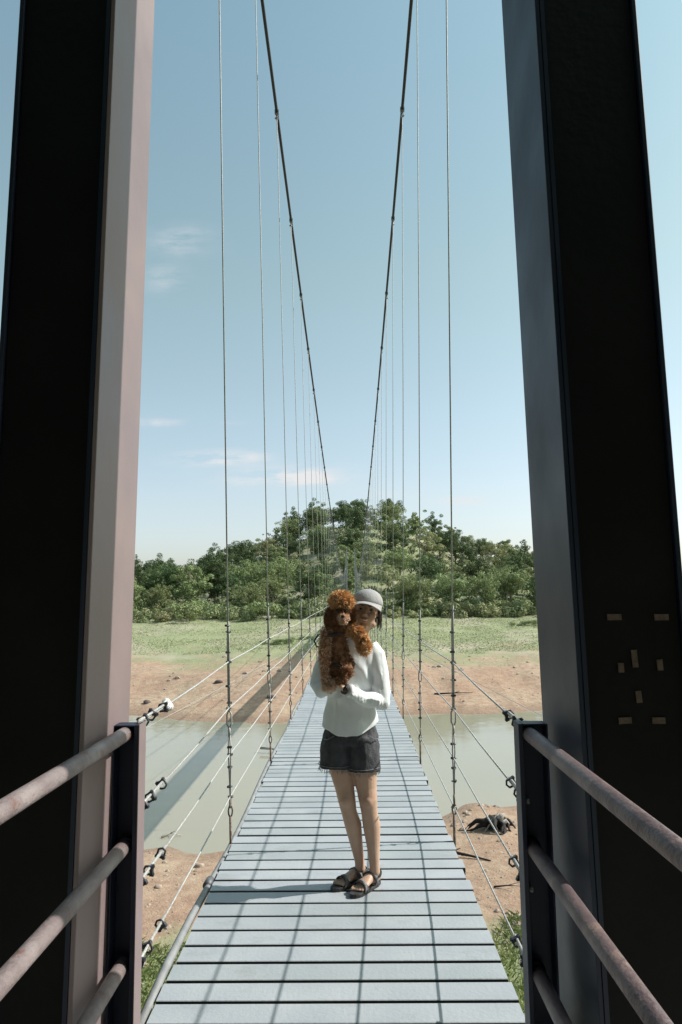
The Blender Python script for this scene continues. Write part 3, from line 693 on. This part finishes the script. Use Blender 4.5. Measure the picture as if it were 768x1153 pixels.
# ------------------------------------------------------------------ person
M_skin = mat('skin', (.47, .305, .22), (.52, .35, .26), 14, .48, 0, .12, 260, spec=.4, extra=second_layer((.42, .235, .17), 7, .52, .75))
M_shirt = mat('white_knit', (.70, .735, .76), (.77, .795, .81), 14, .85, 0, .12, 160)
M_short = mat('charcoal_denim', (.030, .032, .040), (.065, .066, .074), 22, .85, 0, .3, 160)
M_cap = mat('grey_cap_cloth', (.30, .295, .30), (.36, .355, .36), 60, .85, 0, .25, 220)
M_hair = mat('dark_hair', (.018, .011, .009), (.04, .024, .018), 60, .45, 0, .3, 160, stretch=(1, 1, .15))
M_rub = mat('black_rubber', (.02, .02, .021), (.035, .035, .036), 30, .7, 0, .2, 120)
M_lip = mat('lips', (.38, .14, .12), (.42, .17, .14), 20, .4)
M_eyew = mat('shade_dimmed_eye_white', (.30, .27, .25), (.30, .27, .25), 5, .2); M_iris = mat('dark_eye', (.015, .01, .008), (.02, .012, .01), 5, .1)  # eye whites dimmed in colour for the shadow under the cap
M_grey = mat('grey_strap', (.10, .10, .11), (.16, .16, .17), 60, .8, 0, .3, 200)
PX, PY = .08, 3.97
person = empty('person', (PX, PY, 0))
tag(person, 'person in grey cap, white long sleeved top and dark shorts standing on the bridge hugging a brown dog', 'person')
person['label'] = 'person in grey cap, white top, dark shorts and sandals hugging a brown dog'
def pl(name, me, m, par=None, smooth=True):
    o = link(name, me, m, par or person, smooth); o.location = -Vector((PX, PY, 0)) if par is None else (0, 0, 0); return o
HM = Matrix.Translation((.170, 3.935, 1.455)) @ Matrix.Rotation(R(9), 4, 'Y') @ Matrix.Rotation(R(-5), 4, 'Z') @ Matrix.Rotation(R(-4), 4, 'X')
HR = HM.to_3x3()
def H(x, y, z): return tuple(HM @ Vector((x, y, z)))
def hball(mb, c, r, nu=16, nv=10): mb.ball(H(*c), r, HR, nu, nv)
def foot(mb, heel, toe, ank):
    heel = Vector(heel); toe = Vector(toe); d = (toe-heel).normalized(); w = Vector((d.y, -d.x, 0)).normalized(); L = (toe-heel).length
    def P(t, s, z): q = heel+d*(L*t)+w*s; q.z = z if z < .031 else z-.010; return q
    mb.tube([P(.06, 0, .05), P(.22, 0, .055), P(.42, 0, .060), P(.62, 0, .050), P(.80, 0, .040)], [(.026, .024), (.029, .028), (.030, .027), (.036, .019), (.036, .011)], 14)
    mb.ball(P(.08, 0, .052), (.028, .028, .026)); mb.tube([tuple(ank), tuple(P(.20, 0, .06))], [.030, .030], 12)
    for i in range(5):
        s = .026-.0135*i; ln = (.19, .17, .15, .13, .10)[i]; r = (.0115, .0085, .008, .0075, .007)[i]; s = s*(1 if toe.x < .05 else 1)
        mb.tube([P(.76, s, .038), P(.76+ln*.6, s, .040), P(.76+ln, s*1.02, .034)], [r, r, r*.8], 8)
    return P
body = MB()
# legs: hip, thigh, knee, calf, ankle
body.tube([(.015, 4.0, .80), (.012, 3.995, .70), (.020, 3.99, .61), (.038, 3.98, .50), (.048, 3.966, .445), (.060, 3.972, .38), (.080, 3.992, .31), (.098, 4.0, .20), (.112, 4.003, .12), (.117, 4.005, .075)],
          [.060, .076, .070, .052, .048, .042, .0465, .034, .027, .028], 18)
body.ball((.046, 3.935, .445), (.030, .022, .034))
body.tube([(.140, 4.0, .80), (.140, 3.99, .70), (.143, 3.982, .61), (.157, 3.967, .50), (.163, 3.953, .445), (.170, 3.958, .38), (.181, 3.972, .31), (.188, 3.965, .20), (.192, 3.958, .12), (.194, 3.958, .075)],
          [.060, .078, .074, .055, .050, .044, .048, .035, .028, .028], 18)
body.ball((.161, 3.921, .445), (.031, .022, .035))
FL = foot(body, (.142, 4.045, .05), (-.020, 3.915, .04), (.117, 4.005, .085)); FR = foot(body, (.212, 4.005, .05), (.082, 3.835, .04), (.194, 3.958, .085))
# trunk and neck
body.tube([(.078, 4.0, .74), (.078, 3.995, .86), (.078, 3.99, .98), (.088, 3.985, 1.12), (.098, 3.985, 1.22), (.105, 3.985, 1.29), (.128, 3.972, 1.325)],
          [(.12, .085), (.12, .085), (.10, .075), (.105, .075), (.11, .07), (.07, .055), (.045, .045)], 20)
body.tube([(.125, 3.975, 1.30), (.140, 3.965, 1.36), (.163, 3.948, 1.42)], [.052, .048, .050], 16)
# arms, covered by the sleeves down to the wrists
body.tube([(.18, 3.98, 1.235), (.238, 3.962, 1.12), (.240, 3.93, .985), (.20, 3.893, .985), (.14, 3.856, 1.012), (.075, 3.815, 1.045), (.040, 3.797, 1.062)], [.034, .032, .028, .028, .025, .023, .022], 12)
body.tube([(.0, 3.985, 1.235), (-.078, 3.98, 1.13), (-.095, 3.962, 1.06), (-.078, 3.93, 1.04), (-.02, 3.88, 1.07), (.005, 3.865, 1.09)], [.034, .032, .028, .027, .024, .022], 12)
# hand on the dog: palm, four curled fingers, thumb
hd = Vector((-.86, -.04, .50)).normalized(); hn = Vector((.10, 1, .12)); hn = (hn-hn.dot(hd)*hd).normalized(); hw = hd.cross(hn).normalized()
if hw.z < 0: hw = -hw
wr = Vector((.040, 3.795, 1.062))
def hp(a, b, c): return wr+hd*a+hw*b+hn*c
body.tube([hp(-.01, 0, 0), hp(.02, 0, -.002), hp(.05, 0, -.004), hp(.078, .001, -.001)], [(.023, .016), (.030, .0145), (.037, .0135), (.037, .011)], 14)
for i, (ln, r) in enumerate(((.062, .0082), (.072, .0088), (.068, .0088), (.055, .0078))):
    b = -.029+.0195*i; sp = (i-1.5)*.12
    pts = [hp(.068, b, -.002)]; a = pts[0]; ang = .1
    for q in range(3):
        ang += (.25, .55, .6)[q]; pts.append(pts[-1]+(hd*math.cos(ang)+hn*math.sin(ang)+hw*sp*.6).normalized()*ln*(.42, .32, .26)[q])
    body.tube(pts, [r*1.05, r, r*.95, r*.8], 9); body.ball(pts[-1], r*.85)
pts = [hp(.018, .024, -.002), hp(.040, .045, .001), hp(.062, .058, .010), hp(.080, .062, .022)]; body.tube(pts, [.012, .0105, .0092, .0075], 9); body.ball(pts[-1], .0075)
# second hand under the dog
w2 = Vector((.0, 3.862, 1.095)); body.tube([w2, w2+Vector((.022, -.008, .012)), w2+Vector((.045, -.012, .018))], [.022, .024, .020], 12)
for i in range(4):
    o_ = Vector((.036, -.010, -.012+.015*i)); body.tube([w2+o_, w2+o_+Vector((.016, -.012, .003)), w2+o_+Vector((.018, -.030, .006))], [.0082, .0078, .0068], 8)
body.tube([w2+Vector((.008, -.004, .012)), w2+Vector((.022, -.016, .035)), w2+Vector((.030, -.024, .050))], [.011, .0095, .0075], 8)
# head
hball(body, (0, .008, .030), (.071, .088, .088), 24, 16); hball(body, (0, -.022, -.038), (.055, .062, .060)); hball(body, (0, -.055, -.078), (.024, .022, .020))
for e in (-1, 1):
    hball(body, (e*.036, -.056, -.018), (.024, .022, .024)); hball(body, (e*.030, -.068, .032), (.026, .014, .011)); hball(body, (e*.072, .006, -.004), (.010, .018, .030)); hball(body, (e*.046, -.008, -.062), (.020, .035, .022))
body.tube([H(0, -.076, .020), H(0, -.090, -.002), H(0, -.100, -.022)], [.008, .0095, .012], 10)
for e in (-1, 1): hball(body, (e*.010, -.089, -.024), (.0085, .010, .0075), 10, 8)
hball(body, (0, -.079, -.048), (.022, .010, .010)); 
bme = weld(body, 'body', .0042, 3); bo = pl('body', bme, M_skin)
for e in (-1, 1):
    mb = MB(); hball(mb, (e*.029, -.071, .010), (.0125, .0105, .0055)); o = pl('eye', mb.mesh('eye'), M_eyew)
    mb = MB(); hball(mb, (e*.029, -.0805, .010), (.0052, .0035, .0055)); q = link('iris', mb.mesh('iris'), M_iris, o, True)
    mb = MB(); mb.tube([H(e*.014, -.084, .028), H(e*.030, -.085, .034), H(e*.046, -.073, .029)], [.003, .004, .002], 6); pl('eyebrow', mb.mesh('eyebrow'), M_hair)
mb = MB(); mb.tube([H(-.022, -.080, -.043), H(-.012, -.0885, -.0475), H(0, -.091, -.0485), H(.012, -.0885, -.0475), H(.022, -.080, -.043)], [.0015, .004, .0048, .004, .0015], 8); pl('teeth', mb.mesh('teeth'), M_white)
mb = MB(); mb.tube([H(-.025, -.080, -.040), H(-.010, -.0895, -.0425), H(0, -.091, -.0435), H(.010, -.0895, -.0425), H(.025, -.080, -.040)], [.0015, .003, .003, .003, .0015], 8)
mb.tube([H(-.024, -.079, -.043), H(-.012, -.0865, -.052), H(0, -.089, -.055), H(.012, -.0865, -.052), H(.024, -.079, -.043)], [.0015, .003, .004, .003, .0015], 8); pl('mouth', mb.mesh('mouth'), M_lip)
# hair tied back, with loose strands framing the face
mb = MB(); hball(mb, (0, .034, .028), (.078, .078, .090), 24, 16); hball(mb, (0, .085, -.035), (.045, .04, .06)); hball(mb, (0, .055, -.04), (.065, .045, .06))
for e in (-1, 1):
    mb.tube([H(e*.072, -.020, .045), H(e*.078, -.018, 0), H(e*.076, .0, -.040), H(e*.070, .012, -.070)], [(.010, .012), (.011, .013), (.009, .012), (.005, .006)], 10)
hme = weld(mb, 'hair', .006, 2); displace(hme, lambda c: .004*mnoise.noise(Vector((c[0]*90, c[1]*90, c[2]*12)))); pl('hair', hme, M_hair)
rg = np.random.default_rng(2)
for e in (-1, 1):
  mb = MB()
  for i in range(30):
    y0 = -.03+.07*rg.random(); a = rg.normal(size=3)*.006
    mb.tube([H(e*.078, y0, .02), H(e*(.084+a[0]), y0+.006, -.03), H(e*(.080+a[1]*1.5), y0+.012+a[2], -.065-.03*rg.random())], [.0012, .001, .0005], 4)
  pl('loose_strands', mb.mesh('loose_strands'), M_hair)
# cap
def cap():
    mb = MB(); nu, nv = 40, 10; V = []; F = []
    for j in range(nv+1):
        t = j/nv*math.pi/2
        for k in range(nu):
            q = 2*math.pi*k/nu; seam = 1-.012*abs(math.cos(q*3))**12
            V.append(H(.0865*math.cos(q)*math.cos(t)*seam, .004+.103*math.sin(q)*math.cos(t)*seam, .046+.083*math.sin(t)**.9-(.008 if j == 0 else 0)))
    for j in range(nv):
        for k in range(nu): a = j*nu+k; b = j*nu+(k+1) % nu; F.append((a, b, b+nu, a+nu))
    mb.add(V, F); crown = pl('cap', mb.mesh('cap'), M_cap)
    so = crown.modifiers.new('s', 'SOLIDIFY'); so.thickness = .003
    mb = MB(); nu, nr = 22, 7; V = []
    for j in range(nr+1):
        u = j/nr
        for k in range(nu+1):
            q = math.pi*(1.12+.76*k/nu); x = math.cos(q); y = math.sin(q); ext = .068*u*max(0, -y)**.8
            V.append(H(.086*x*(1+.02*u), .004+.102*y-ext, .043-.016*u-.020*x*x*(.4+u)+.006))
    mb.add(V, [(j*(nu+1)+k, j*(nu+1)+k+1, (j+1)*(nu+1)+k+1, (j+1)*(nu+1)+k) for j in range(nr) for k in range(nu)])
    v = link('visor', mb.mesh('visor'), M_cap, crown, True); so = v.modifiers.new('s', 'SOLIDIFY'); so.thickness = .003
    mb = MB(); hball(mb, (0, .004, .130), (.008, .008, .004), 10, 6); link('cap_button', mb.mesh('cap_button'), M_cap, crown, True)
cap()
# top
mb = MB()
mb.tube([(.070, 3.995, .795), (.072, 3.99, .86), (.076, 3.985, .96), (.084, 3.98, 1.08), (.092, 3.98, 1.18), (.098, 3.98, 1.255), (.108, 3.98, 1.300), (.125, 3.975, 1.335)],
        [(.158, .126), (.150, .119), (.134, .107), (.130, .103), (.136, .099), (.134, .09), (.095, .072), (.060, .058)], 28)
mb.tube([(.185, 3.98, 1.262), (.224, 3.972, 1.215), (.240, 3.955, 1.12), (.246, 3.937, 1.02), (.240, 3.922, .972), (.196, 3.890, .978), (.138, 3.853, 1.010), (.072, 3.812, 1.045)], [.054, .053, .050, .048, .047, .045, .039, .032], 18)
mb.ball((.242, 3.925, .970), .047)
mb.tube([(.005, 3.985, 1.262), (-.045, 3.985, 1.215), (-.080, 3.98, 1.13), (-.098, 3.965, 1.06), (-.080, 3.93, 1.035), (-.025, 3.885, 1.065)], [.054, .056, .055, .053, .050, .038], 18)
for i in range(9):   # folds at the elbow and hanging from the shoulder
    a = i*.7; mb.tube([(.225-.018*i, 3.862-.008*i, .945+.006*i), (.23-.018*i, 3.850-.008*i, .985+.005*i), (.20-.018*i, 3.868-.004*i, 1.02+.003*i)], [.004, .009, .004], 6)
sm_ = weld(mb, 'top', .0055, 4)
def fold(c):
    x, y, z = c; v = Vector((x*9+z*5, y*9, z*4))
    f = .0065*mnoise.noise(v)+.0022*mnoise.noise(Vector((x*26, y*26, z*9)))
    if y < 3.99 and .0 < x < .25 and z > .88: f += .0055*math.sin((x*.85+z*.55)*70+2*mnoise.noise(Vector((x*12, 0, z*12))))*max(0, min(1, (z-.88)*8))*max(0, min(1, (1.26-z)*8))
    if z < 1.0 and -.1 < x < .24: f += .0035*math.sin(math.atan2(y-3.99, x-.07)*7+z*4)+.004*mnoise.noise(Vector((math.atan2(y-3.99, x-.07)*3, 0, z)))*min(1, (1.0-z)*6)
    return f
displace(sm_, fold)
n_ = len(sm_.vertices)
for v in sm_.vertices:
    if v.co.z < .93 and -.11 < v.co.x < .25: v.co.z += (.93-v.co.z)/.135*(.045*((v.co.x-.05)/.15)**2+.006)
top = pl('top', sm_, M_shirt)
mb = MB(); ring = [(.125+.053*math.cos(q), 3.972+.052*math.sin(q), 1.335-.012*math.sin(q+3.14)*-1) for q in np.linspace(0, 2*math.pi, 25)]; mb.tube(ring, .0045, 6); link('collar', mb.mesh('collar'), M_shirt, top, True)
mb = MB(); mb.tube([(.078, 3.816, 1.042), (.062, 3.808, 1.050)], [.0355, .034], 16); link('cuff', mb.mesh('cuff'), M_shirt, top, True)
# wristband with watch
mb = MB(); mb.tube([(.056, 3.803, 1.054), (.040, 3.796, 1.062)], [.030, .029], 16); wa = pl('watch', mb.mesh('watch'), M_rub)
mb = MB(); mb.ball((.048, 3.773, 1.060), (.014, .006, .014)); link('watch_face', mb.mesh('watch_face'), M_iris, wa, True)
# shorts
mb = MB()
mb.tube([(.073, 3.995, .90), (.073, 3.995, .84), (.072, 3.998, .775), (.070, 3.998, .745)], [(.122, .094), (.136, .104), (.154, .118), (.150, .115)], 26)
mb.tube([(.012, 3.998, .77), (-.001, 3.995, .72), (-.004, 3.992, .655), (-.004, 3.990, .612)], [(.088, .105), (.094, .106), (.097, .106), (.100, .104)], 22)
mb.tube([(.132, 3.995, .77), (.138, 3.990, .72), (.137, 3.985, .65), (.137, 3.982, .598)], [(.088, .108), (.091, .108), (.093, .106), (.095, .104)], 22)
so_ = weld(mb, 'shorts', .006, 2)
displace(so_, lambda c: .006*mnoise.noise(Vector((c[0]*16, c[1]*16, c[2]*10)))+.003*mnoise.noise(Vector((c[0]*50, c[1]*50, c[2]*30))))
sh = pl('shorts', so_, M_short)
mb = MB(); rg = np.random.default_rng(6)
for (cx, cy, cz, ra, rb) in ((-.004, 3.99, .612, .1, .104), (.137, 3.982, .598, .095, .104)):
    mb.tube([(cx+ra*1.005*math.cos(q), cy+rb*1.005*math.sin(q), cz+.022) for q in np.linspace(0, 2*math.pi, 29)], .0022, 5)
    for i in range(150):
        q = rg.random()*6.283; x, y = cx+ra*math.cos(q), cy+rb*math.sin(q); mb.tube([(x, y, cz+.004), (x*1.0+rg.normal()*.004, y+rg.normal()*.004, cz-.006-.012*rg.random())], [.001, .0005], 3)
link('frayed_hem', mb.mesh('frayed_hem'), M_grey, sh)
mb = MB(); mb.tube([(.165, 3.878, .80), (.205, 3.905, .775), (.222, 3.94, .772)], .003, 5); link('pocket_seam', mb.mesh('pocket_seam'), M_grey, sh, True); mb = MB(); mb.tube([(-.015, 3.878, .80), (-.055, 3.905, .775), (-.07, 3.94, .772)], .003, 5); link('pocket_seam', mb.mesh('pocket_seam'), M_grey, sh, True)
# sandals
def sandal(P, L, heel, toe, mirror):
    root = None; mb = MB(); n = 26; V = []
    out = []
    for k in range(n):
        q = 2*math.pi*k/n; t = .52+.60*math.cos(q); wv = math.sin(q)*(.041+.007*math.cos(q)*1.0-(.006 if abs(math.cos(q)) < .4 else 0)); out.append((t, wv))
    for z in (.002, .015, .020): V += [tuple(P(t, w_*(1.0 if z < .019 else .93), z+(.010 if t > 1.05 else 0)*0)) for t, w_ in out]
    F = [tuple(range(n))[::-1], tuple(range(2*n, 3*n))]+[(j*n+k, j*n+(k+1) % n, (j+1)*n+(k+1) % n, (j+1)*n+k) for j in range(2) for k in range(n)]
    mb.add(V, F); s_ = pl('sandal', mb.mesh('sandal'), M_rub, None, False)
    def strap(t0, t1, rad, w, zc, name, m, a0=-.35, a1=3.5, back=False):
        mb = MB(); pts = []
        for a in np.linspace(a0, a1, 15):
            u = (a-a0)/(a1-a0); t = t0+(t1-t0)*u; q = P(t, math.cos(a)*rad, zc+math.sin(a)*rad*.98); pts.append(q)
        d = (P(1, 0, 0)-P(0, 0, 0)).normalized(); V = []
        for i, p in enumerate(pts):
            tn = (pts[min(i+1, 14)]-pts[max(i-1, 0)]).normalized(); nrm = d.cross(tn).normalized()
            c_ = P((t0+t1)/2, 0, zc); 
            if nrm.dot(p-c_) < 0: nrm = -nrm
            for (a, b) in ((-1, 0), (1, 0), (1, 1), (-1, 1)): V.append(tuple(p+d*a*w+nrm*b*.004))
        F = [(i*4+k, i*4+(k+1) % 4, i*4+4+(k+1) % 4, i*4+4+k) for i in range(14) for k in range(4)]+[(3, 2, 1, 0), (56, 57, 58, 59)]
        mb.add(V, F); link(name, mb.mesh(name), m, s_, True)
    strap(.78, .72, .041, .011, .028, 'toe_strap', M_rub); strap(.60, .80, .041, .008, .030, 'cross_strap', M_grey); strap(.34, .30, .039, .012, .052, 'instep_strap', M_grey, -.6, 3.75)
    mb = MB(); pts = [P(.32, .032, .062), P(.12, .034, .068), P(.0, .022, .072), P(-.03, 0, .073), P(.0, -.022, .072), P(.12, -.034, .068), P(.32, -.032, .062)]; mb.tube(pts, [(.004, .011)]*7, 8); link('heel_strap', mb.mesh('heel_strap'), M_rub, s_, True)
sandal(FL, .2, 0, 0, 0); sandal(FR, .2, 0, 0, 0)

# ------------------------------------------------------------------ dog in her arms
M_coat = mat('brown_curls', (.19, .085, .045), (.44, .24, .135), 40, .8, 0, .4, 200, spec=.2)
M_gold = mat('golden_curls', (.68, .36, .15), (.9, .62, .35), 40, .8, 0, .4, 200, spec=.2)
M_tan = mat('tan_curls', (.72, .49, .36), (.9, .70, .55), 40, .8, 0, .4, 200, spec=.2)
dog = empty('dog', (.02, 3.8, 1.12)); tag(dog, 'small curly brown dog with a fluffy orange topknot held upright in the person\'s arms', 'dog')
dog['label'] = 'small curly brown poodle with fluffy orange topknot, held upright against a white top'
def dl(name, me, m, par=None, smooth=True):
    o = link(name, me, m, par or dog, smooth); o.location = -dog.location if par is None else (0, 0, 0); return o
mb = MB(); rg = np.random.default_rng(12)
parts = {}
def dtube(key, P, r): mb.tube(P, r, 16); parts.setdefault(key, []).append((P, r))
dtube('body', [(-.005, 3.835, 1.42), (-.004, 3.83, 1.36), (.012, 3.825, 1.28), (.028, 3.815, 1.20), (.038, 3.80, 1.13)], [.046, .050, .050, .051, .038])
dtube('body', [(.030, 3.79, 1.44), (.010, 3.81, 1.38)], [.05, .055])
dtube('leg', [(-.040, 3.805, 1.36), (-.058, 3.785, 1.28), (-.056, 3.772, 1.19), (-.046, 3.765, 1.12), (-.040, 3.757, 1.085)], [.033, .030, .029, .026, .025])
dtube('leg', [(-.040, 3.757, 1.10), (-.034, 3.748, 1.070)], [.029, .028])
dtube('gold', [(.060, 3.805, 1.375), (.105, 3.80, 1.365), (.135, 3.80, 1.33), (.148, 3.80, 1.285), (.154, 3.80, 1.262)], [.030, .029, .029, .030, .027])
dtube('body', [(.045, 3.795, 1.20), (.052, 3.765, 1.165), (.040, 3.745, 1.13), (.020, 3.738, 1.115)], [.045, .040, .030, .022])
dtube('body', [(-.005, 3.80, 1.19), (-.010, 3.775, 1.15), (.0, 3.765, 1.12)], [.04, .032, .024])
# head: skull, muzzle, ears
for key, c, r in [('gold', (.034, 3.795, 1.516), (.060, .060, .050)), ('body', (.034, 3.785, 1.462), (.046, .046, .045)), ('muz', (.042, 3.735, 1.432), (.024, .034, .021)), ('muz', (.042, 3.742, 1.412), (.021, .026, .014)),
                  ('body', (-.030, 3.80, 1.425), (.022, .026, .052)), ('body', (.088, 3.80, 1.435), (.018, .024, .045)), ('muz', (.028, 3.750, 1.432), (.018, .02, .02)), ('muz', (.056, 3.750, 1.432), (.018, .02, .02))]:
    mb.ball(c, r, None, 18, 12); parts.setdefault(key, []).append((c, r))
dm = weld(mb, 'body', .006, 2); displace(dm, lambda c: .004*mnoise.noise(Vector(c)*55)); dl('body', dm, M_coat)
def fur(name, key, m, n, ln, wd):
    P = []; Nn = []
    tot = parts[key]; per = max(1, n//len(tot))
    for (A, r) in tot:
        if isinstance(A, tuple):
            d = rg.normal(size=(per, 3)); d /= np.linalg.norm(d, axis=1)[:, None]; P.append(np.array(A)+d*np.array(r)*.97); q = d/np.array(r); Nn.append(q/np.linalg.norm(q, axis=1)[:, None])
        else:
            A = np.array(A); r = np.array(r); m_ = len(A)-1; u = rg.random(per)*m_; i = np.minimum(u.astype(int), m_-1); f = (u-i)[:, None]
            c = A[i]*(1-f)+A[i+1]*f; rr = r[i]*(1-f[:, 0])+r[i+1]*f[:, 0]; t = A[i+1]-A[i]; t /= np.linalg.norm(t, axis=1)[:, None]
            d = rg.normal(size=(per, 3)); d -= (d*t).sum(1)[:, None]*t; d /= np.linalg.norm(d, axis=1)[:, None]; P.append(c+d*rr[:, None]*.96); Nn.append(d)
            for e in (0, -1):
                k = per//8; d = rg.normal(size=(k, 3)); d /= np.linalg.norm(d, axis=1)[:, None]; P.append(A[e]+d*r[e]*.96); Nn.append(d)
    P = np.concatenate(P); Nn = np.concatenate(Nn); n = len(P)
    cl = np.array([[mnoise.noise(Vector(p)*70), mnoise.noise(Vector(p)*70+Vector((9, 0, 0))), mnoise.noise(Vector(p)*70+Vector((0, 9, 0)))] for p in P])
    g = Nn+cl*1.1+rg.normal(size=(n, 3))*.3; g[:, 2] -= .25; g /= np.linalg.norm(g, axis=1)[:, None]
    sd_ = np.cross(g, rg.normal(size=(n, 3))); sd_ /= np.linalg.norm(sd_, axis=1)[:, None]; L = (ln*(.5+rg.random(n)))[:, None]; cv = rg.normal(size=(n, 3))*.35+cl
    V = np.stack([P-sd_*wd, P+sd_*wd, P+g*L*.55+sd_*wd*.8, P+(g+cv*.5)*L+sd_*wd*.1], 1).reshape(-1, 3)
    dl(name, fastmesh(name, V, np.arange(4*n).reshape(-1, 4)), m, None, False)
fur('topknot', 'gold', M_gold, 15000, .015, .0011); fur('coat', 'body', M_coat, 22000, .0115, .0012); fur('leg_fur', 'leg', M_tan, 7000, .011, .0011); fur('muzzle_fur', 'muz', M_tan, 3000, .007, .0008)
mb = MB(); mb.ball((.042, 3.698, 1.440), (.0105, .008, .008)); dl('nose', mb.mesh('nose'), M_iris)
for e in (-1, 1): mb = MB(); mb.ball((.036+e*.022, 3.742, 1.466), .0085); dl('eye', mb.mesh('eye'), M_iris)
mb = MB()
mb.tube([(-.004+.069*math.cos(q), 3.828+.069*math.sin(q), 1.345+.012*math.cos(q)) for q in np.linspace(0, 2*math.pi, 25)], [(.004, .009)]*25, 8)
mb.tube([(.03+.072*math.cos(q), 3.812+.072*math.sin(q), 1.185) for q in np.linspace(0, 2*math.pi, 25)], [(.004, .008)]*25, 8)
mb.tube([(-.07, 3.84, 1.345), (-.098, 3.86, 1.335), (-.118, 3.87, 1.305), (-.105, 3.87, 1.275), (-.07, 3.85, 1.27)], .0045, 6)
dl('harness', mb.mesh('harness'), M_rub)
